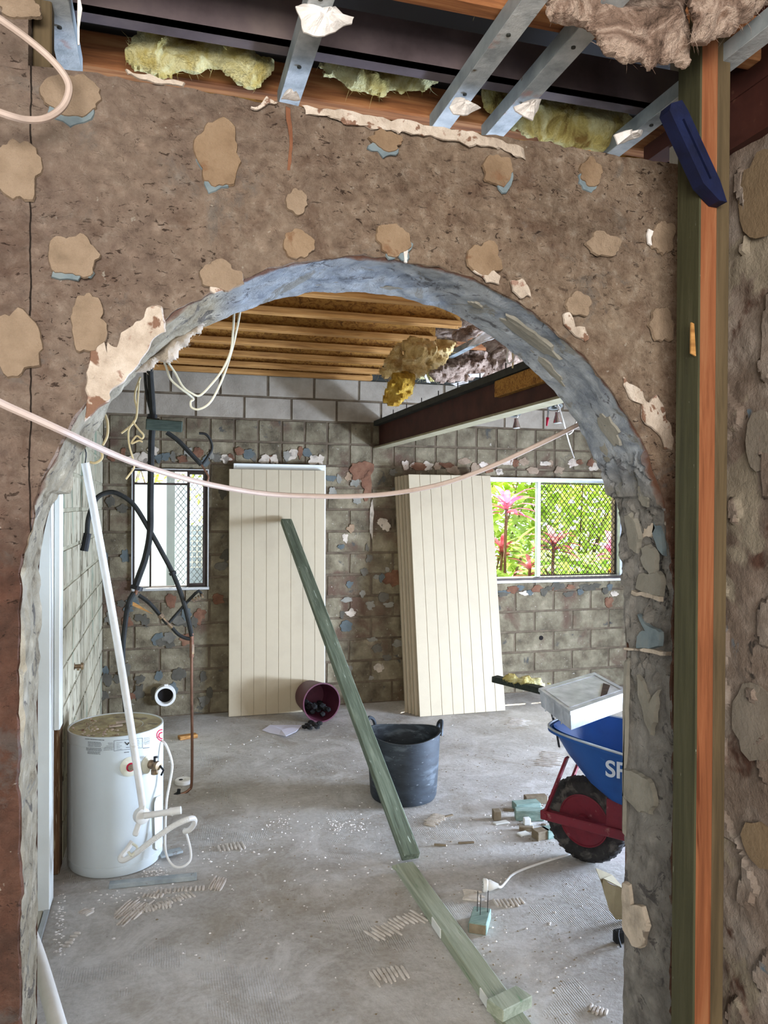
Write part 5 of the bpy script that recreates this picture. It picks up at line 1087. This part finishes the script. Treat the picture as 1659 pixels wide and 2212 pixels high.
# cargo: timber with wool, organiser box, strap
a, b = PZ(1068, 1466, .735), PZ(1300, 1523, .715); M_DG = mat('black_green_timber', ['#1d221e', '#2b312b', '#343a33'], 12, .8, stretch=(1, 6, 6))
bar('dark_timber', a, b, .055, .034, M_DG, label='dark timber length sticking out left from the wheelbarrow under the box', cat='timber')
Yt = PZ(1120, 1475, .75).y; blob('insulation_tuft', [(1082, 1466), (1108, 1451), (1120, 1458), (1150, 1460), (1168, 1472), (1188, 1478), (1172, 1490), (1140, 1484), (1112, 1476), (1088, 1472)], Yt, .05, M_WOOL, .008, 91, .008, label='yellow glass wool tuft lying along the dark timber on the wheelbarrow', cat='insulation')
def plastic():
    t_ = NT('frosted_plastic'); t_.b.inputs['Base Color'].default_value = lin('#cdd4dc'); t_.b.inputs['Roughness'].default_value = .35; t_.b.inputs['Transmission Weight'].default_value = .08; t_.b.inputs['IOR'].default_value = 1.2
    v = t_.coord(); t_.l(t_.ramp(t_.noise(v, 12, 5, .6), [(.35, '#aeb4ba'), (.65, '#d9dee4')]), t_.b.inputs['Base Color']); return t_.m
M_FROST = plastic(); ZT = .80
L_, B_, F_ = PZ(1163, 1487, ZT), PZ(1284, 1452, ZT), PZ(1232, 1537, ZT); R_ = F_+B_-L_; t = thing('organiser_box', 'frosted white plastic organiser box lying on top of the wheelbarrow', 'plastic box', (L_+R_)/2-Vector((0, 0, .095)))
cc = (L_+R_)/2; cor = [L_, F_, R_, B_]
def slab(z0, z1, k0, k1):
    v0 = [cc+(q-cc)*k0 for q in cor]; v1 = [cc+(q-cc)*k1 for q in cor]
    for q in v0: q.z = ZT+z0
    for q in v1: q.z = ZT+z1
    return v0, v1
v0, v1 = slab(-.092, -.016, .93, .97); obj('box_base', MB().add(v0+v1, [(3, 2, 1, 0), (4, 5, 6, 7)]+[(i, (i+1) % 4, 4+(i+1) % 4, 4+i) for i in range(4)]), M_FROST, t)
v0, v1 = slab(-.016, 0, 1.0, 1.0); mb = MB().add(v0+v1, [(3, 2, 1, 0), (4, 5, 6, 7)]+[(i, (i+1) % 4, 4+(i+1) % 4, 4+i) for i in range(4)])
obj('box_lid', mb, M_FROST, t)
ex, ey = (R_-B_), (B_-L_); mb = MB()
for u in (.12, .88): mb.beam(L_+ex*u+ey*.06+Vector((0, 0, .001)), L_+ex*u+ey*.94+Vector((0, 0, .001)), .006, .002)
for u in (.06, .94): mb.beam(L_+ey*u+ex*.12+Vector((0, 0, .001)), L_+ey*u+ex*.88+Vector((0, 0, .001)), .010, .004)
obj('lid_ridge', mb, M_FROST, t)
hp = [PZ(x, y, ZT+.002) for x, y in ((1303, 1476), (1318, 1481), (1311, 1500), (1297, 1505))]; obj('torn_hole', MB().plate(hp, (0, 0, 1), .002), mat('brown_gap', ['#2c211a', '#5a4636'], 20, .8), t, label='torn brown hole in the lid')
mb = MB()
for u in (.25, .5, .75): mb.beam(F_*(1-u)+L_*u+Vector((0, 0, -.088)), F_*(1-u)+L_*u+Vector((0, 0, -.018)), .006, .004, up=(0, 1, 0))
obj('box_rib', mb, M_FROST, t)
a = PY(1192, 1541, PZ(1192, 1541, .69).y-.01); b = PY(1208, 1614, a.y-.01); obj('black_strap', MB().beam(a, a.lerp(b, .5)+Vector((.004, 0, 0)), .005, .018, up=(0, 1, 0)).beam(a.lerp(b, .5)+Vector((.004, 0, 0)), b, .005, .014, up=(0, 1, 0)), M_BLACK, label='black strap hanging down from the nose of the wheelbarrow tray', cat='strap')

# ================================================================== FLOOR MORTAR RIDGES AND CRUMBS
M_RIDGE = mat('pale_adhesive_ridge', ['#a59c90', '#c2bab0', '#cfc8bf'], 20, .9, bump=.002)
def ridges(cx, cy, w, h, n, ang, seed, lab=None):
    """rows of notched-trowel ridges; w across the rows (m), h their length"""
    c = on(cx, cy); mb = MB(); M_ = Matrix.Translation(c) @ Matrix.Rotation(-TH+math.radians(ang), 4, 'Z'); R = random.Random(seed)
    for i in range(n):
        x = -w/2+w*i/max(1, n-1); l = h*(.6+.4*R.random()); o = R.uniform(-.12, .12)*h; k = 6; pts = []
        for q in range(k+1): yy = -l/2+l*q/k+o; pts.append((x+.006*noise.noise(Vector((x*20, yy*9, seed))), yy, .002))
        rr = [.0035]+[.0058+.001*R.random()]*(k-1)+[.003]; mb.tube(pts, rr, 6)
    return obj('adhesive_ridges', MB().frame(mb, M_), M_RIDGE, FLOOR)
for a_ in [(283, 1968, .10, .20, 8, -14, 1), (325, 1962, .16, .07, 12, 25, 2), (368, 1948, .20, .06, 13, 42, 3), (189, 1970, .05, .06, 5, -30, 4), (155, 2031, .09, .035, 5, 88, 5), (470, 1909, .055, .13, 6, -5, 6), (938, 1772, .15, .10, 14, 62, 7), (1292, 2183, .055, .05, 5, -30, 8),
           (390, 1922, .20, .05, 12, 10, 9), (330, 1935, .08, .04, 6, 0, 10), (1020, 1935, .08, .10, 7, 80, 11), (855, 2000, .25, .12, 14, 40, 12), (1115, 1560, .2, .2, 7, 70, 13), (1185, 1640, .3, .2, 9, 75, 14), (840, 2105, .12, .1, 8, 20, 15), (540, 1600, .2, .03, 3, 70, 16), (1100, 1950, .12, .08, 8, 10, 17), (500, 1830, .12, .1, 7, 20, 18)]: ridges(*a_)
def crumbs(name, spots, m, seed, lab, smin=.002, smax=.007):
    R = random.Random(seed); mb = MB()
    for (x, y, sx_, sy_, n) in spots:
        for i in range(n):
            px, py = R.gauss(x, sx_), R.gauss(y, sy_)
            if py < 1535: continue
            c = on(px, py); s_ = R.uniform(smin, smax)
            if c.x < -.44 or c.x > 5 or c.y > 6.4: continue
            mb.add([c+Vector((s_*R.uniform(.6, 1.4)*math.cos(a)*1.3, s_*R.uniform(.6, 1.4)*math.sin(a), 0)) for a in (0, 1.6, 3.1, 4.7)]+[c+Vector((0, 0, s_*R.uniform(.5, 1.1)))], [(0, 1, 4), (1, 2, 4), (2, 3, 4), (3, 0, 4)])
    return obj(name, mb, m, label=lab, cat='debris', kind='stuff')
crumbs('plaster_crumbs', [(745, 1785, 35, 8, 110), (600, 1780, 14, 10, 40), (500, 1840, 50, 25, 60), (800, 1850, 200, 80, 120), (300, 1930, 60, 12, 70), (330, 1885, 16, 10, 90), (1050, 1850, 120, 90, 110), (650, 1720, 200, 80, 150), (130, 1990, 6, 50, 90), (450, 2050, 180, 90, 50), (1150, 2080, 100, 90, 90), (1150, 1760, 60, 30, 120), (700, 1600, 250, 30, 110)], M_WPLAST, 4, 'white plaster crumbs scattered over the concrete floor', .0015, .0055)
crumbs('dark_crumbs', [(800, 1700, 250, 120, 180), (1100, 1650, 120, 60, 120), (900, 1950, 250, 120, 160), (1180, 2080, 100, 100, 80), (450, 1720, 80, 60, 60), (1180, 1790, 50, 25, 60)], M_GREENE, 5, 'small brown wood and dirt crumbs scattered over the concrete floor', .0015, .005)

# ================================================================== OUTSIDE
struct('ground_outside', MB().box((-12, 6.9, -.6), (16, 24, -.5)), mat('garden_soil', ['#5a4a30', '#8a8450', '#6f7a3a'], 3, .95, world=True))
def leafmat(name, a, b, c, tr='#9fd040'):
    t_ = NT(name); v = t_.coord(True); col = t_.ramp(t_.noise(v, 5, 4, .6), [(.3, a), (.5, b), (.7, c)])
    t_.l(col, t_.b.inputs['Base Color']); t_.b.inputs['Roughness'].default_value = .45
    tl = t_.n('ShaderNodeBsdfTranslucent'); t_.l(col, tl.inputs[0]); mx = t_.n('ShaderNodeMixShader'); mx.inputs[0].default_value = .45
    t_.l(t_.b.outputs[0], mx.inputs[1]); t_.l(tl.outputs[0], mx.inputs[2]); t_.l(mx.outputs[0], t_.out.inputs['Surface']); return t_.m
M_LF1 = leafmat('bright_green_leaf', '#80aa3c', '#acd060', '#daeca0'); M_LF2 = leafmat('lime_leaf', '#a8c83c', '#cde070', '#eef5a8'); M_PINK = leafmat('pink_cordyline_leaf', '#a03058', '#d05a80', '#e89ab0'); M_REDL = leafmat('bronze_red_leaf', '#7c2e3a', '#b0505a', '#c98a80')
def leaf(mb, base, dirv, L, w, droop, seg=5):
    dirv = Vector(dirv).normalized(); side = dirv.cross(Vector((0, 0, 1))); side = side.normalized() if side.length > .01 else Vector((1, 0, 0)); vs = []; fs = []; p = Vector(base); dd = dirv.copy()
    for i in range(seg+1):
        u = i/seg; ww = w*math.sin(math.pi*(.12+.88*u))**.7 if i < seg else 0.001
        vs += [p-side*ww/2, p+side*ww/2+Vector((0, 0, ww*.15))]; dd = (dd+Vector((0, 0, -droop/seg))).normalized(); p = p+dd*L/seg
    for i in range(seg): fs.append((2*i, 2*i+1, 2*i+3, 2*i+2))
    mb.add(vs, fs)
def shrub(name, c, rad, h, n, m, L, w, label, seed, cat='shrub', group=None):
    R = random.Random(seed); t_ = thing(name, label, cat, (c[0], c[1], -.5), group); mb = MB(); st = MB()
    for i in range(7):
        a = R.uniform(0, 6.3); st.tube([(c[0], c[1], -.5), (c[0]+.3*rad*math.cos(a), c[1]+.3*rad*math.sin(a), h*.4), (c[0]+.7*rad*math.cos(a), c[1]+.5*rad*math.sin(a), h*.85)], [.02, .012, .008], 6, smooth=3)
    for i in range(n):
        u, a = R.random()**.45, R.uniform(0, 6.283); z = -.3+(h+.3)*R.random()**.8; rr = rad*u*(1-.35*max(0, z/h)**3)
        b = Vector((c[0]+rr*math.cos(a), c[1]+rr*math.sin(a)*.7, z)); leaf(mb, b, (math.cos(a)+R.uniform(-.8, .8), math.sin(a)+R.uniform(-.8, .8), R.uniform(-.4, .9)), L*R.uniform(.6, 1.3), w*R.uniform(.7, 1.2), R.uniform(.1, .8), 3)
    obj('foliage', mb, m, t_, kind='stuff'); obj('stems', st, M_RAW, t_)
    return t_
SH = [((3.0, 9.6), 1.0, 2.4, 1700, M_LF2, .26, .075, 'pale lime shrub filling the left pane of the wide window'), ((4.3, 10.0), 1.1, 2.5, 2300, M_LF2, .24, .085, 'lime-green shrub behind the middle of the wide window'), ((5.6, 9.8), 1.0, 2.4, 1900, M_LF2, .26, .085, 'bright green shrub behind the right of the wide window'),
      ((3.7, 8.3), .55, 1.35, 260, M_LF1, .28, .09, 'low green leafy shrub just outside the wide window'), ((4.9, 8.4), .6, 1.15, 300, M_LF1, .30, .10, 'low green leafy shrub outside the right pane of the wide window'),
      ((2.5, 11.5), 1.2, 2.9, 700, M_LF1, .25, .08, 'tall green bush farthest behind the left pane of the wide window'), ((6.6, 11.8), 1.6, 3.0, 900, M_LF2, .25, .08, 'tall lime bush farthest behind the right pane'),
      ((.3, 11.5), 1.0, 3.0, 900, M_LF2, .16, .06, 'green bush showing at the top and right of the small window'), ((-.9, 12.0), 1.0, 3.0, 700, M_LF1, .16, .06, 'green bush over the pale wall left of the small window')]
for i, (c, rad, h, n, m_, L, w_, lb) in enumerate(SH): shrub('garden_shrub', c, rad, h, n, m_, L, w_, lb, 50+i, group='garden shrubs')
def cordyline(x, y, Y, n, L, w, m, label, seed):
    R = random.Random(seed); c = PY(x, y, Y); t_ = thing('cordyline_plant', label, 'plant', (c.x, c.y, -.5), 'broad-leaved coloured plants')
    obj('stem', MB().tube([(c.x+.05, c.y, -.5), (c.x-.02, c.y, c.z*.5), (c.x, c.y, c.z)], .018, 8, smooth=4), M_RAW, t_)
    for i in range(n):
        a = i*2.4+R.uniform(-.3, .3); e = .25+1.1*i/n; mb = MB(); leaf(mb, c-Vector((0, 0, .14*(1-i/n))), (math.cos(a), math.sin(a)*.7, e), L*R.uniform(.75, 1.15), w, 1.0, 6); obj('leaf', mb, m, t_)
    return t_
cordyline(1095, 1085, 7.9, 20, .42, .07, M_PINK, 'tall pink-leaved plant at the upper left of the wide window', 1)
cordyline(1085, 1180, 8.1, 16, .36, .06, M_REDL, 'reddish plant low behind the left pane of the wide window', 2)
cordyline(1197, 1165, 7.6, 14, .36, .08, M_REDL, 'bronze-red leaved plant behind the left of the mesh pane', 3)
cordyline(1325, 1185, 7.7, 12, .34, .08, M_PINK, 'pink-red leaved plant behind the right of the mesh pane', 4)
cordyline(1145, 1220, 7.6, 12, .26, .05, M_REDL, 'small bronze plant beside the window mullion', 5)
p = PY(1321, 1232, 7.1); obj('orange_fruit', MB().lathe([(.004, -.032), (.020, -.026), (.032, -.008), (.033, .008), (.022, .026), (.004, .032)], p, seg=20), mat('orange_rind', ['#e08a10', '#f0a020'], 9, .5), smooth=True, label='orange fruit at the lower right corner of the wide window', cat='fruit')
obj('fruit_twig', MB().tube([p+Vector((0, 0, -.03)), p+Vector((.02, .05, -.3)), p+Vector((.0, .1, -1.4))], .008, 6, smooth=3), M_RAW, label='thin twig holding up the orange fruit', cat='twig')
# neighbour's pale wall, post and grille outside the small window
M_NB = mat('pale_neighbour_wall', ['#dbe3e4', '#e8eeee'], 1.2, .8, bump=.0003, world=True)
a, b = PY(240, 1045, 8.6), PY(404, 1045, 8.6); struct('neighbour_wall', MB().box((a.x-1.6, 8.6, -.5), (b.x, 8.7, a.z)), M_NB)
a = PY(360, 1045, 8.2).x; b = PY(378, 1045, 8.2).x; obj('outdoor_post', MB().cbox((a, 8.2, -.5), (b, 8.3, 3.2), .005), mat('grey_post', ['#7b8280', '#8d9492'], 5, .7), label='grey post standing outside behind the small window', cat='post')
a, b = PY(405, 1135, 7.9), PY(446, 1225, 7.9); t = thing('white_grille', 'white wire grille outside the lower right of the small window', 'grille', (a.x, 7.9, b.z)); mb = MB()
for k_ in range(9): z = b.z+(a.z-b.z)*k_/8; mb.box((a.x, 7.9, z-.005), (b.x, 7.91, z+.005))
for k_ in range(5): x = a.x+(b.x-a.x)*k_/4; mb.box((x-.005, 7.895, b.z), (x+.005, 7.915, a.z))
obj('grille_wires', mb, M_WHITE, t); obj('grille_panel', MB().box((a.x, 8.0, -.5), (b.x+.3, 8.05, a.z)), mat('blue_grey_panel', ['#8fa0ae', '#a5b3be'], 3, .7), t)
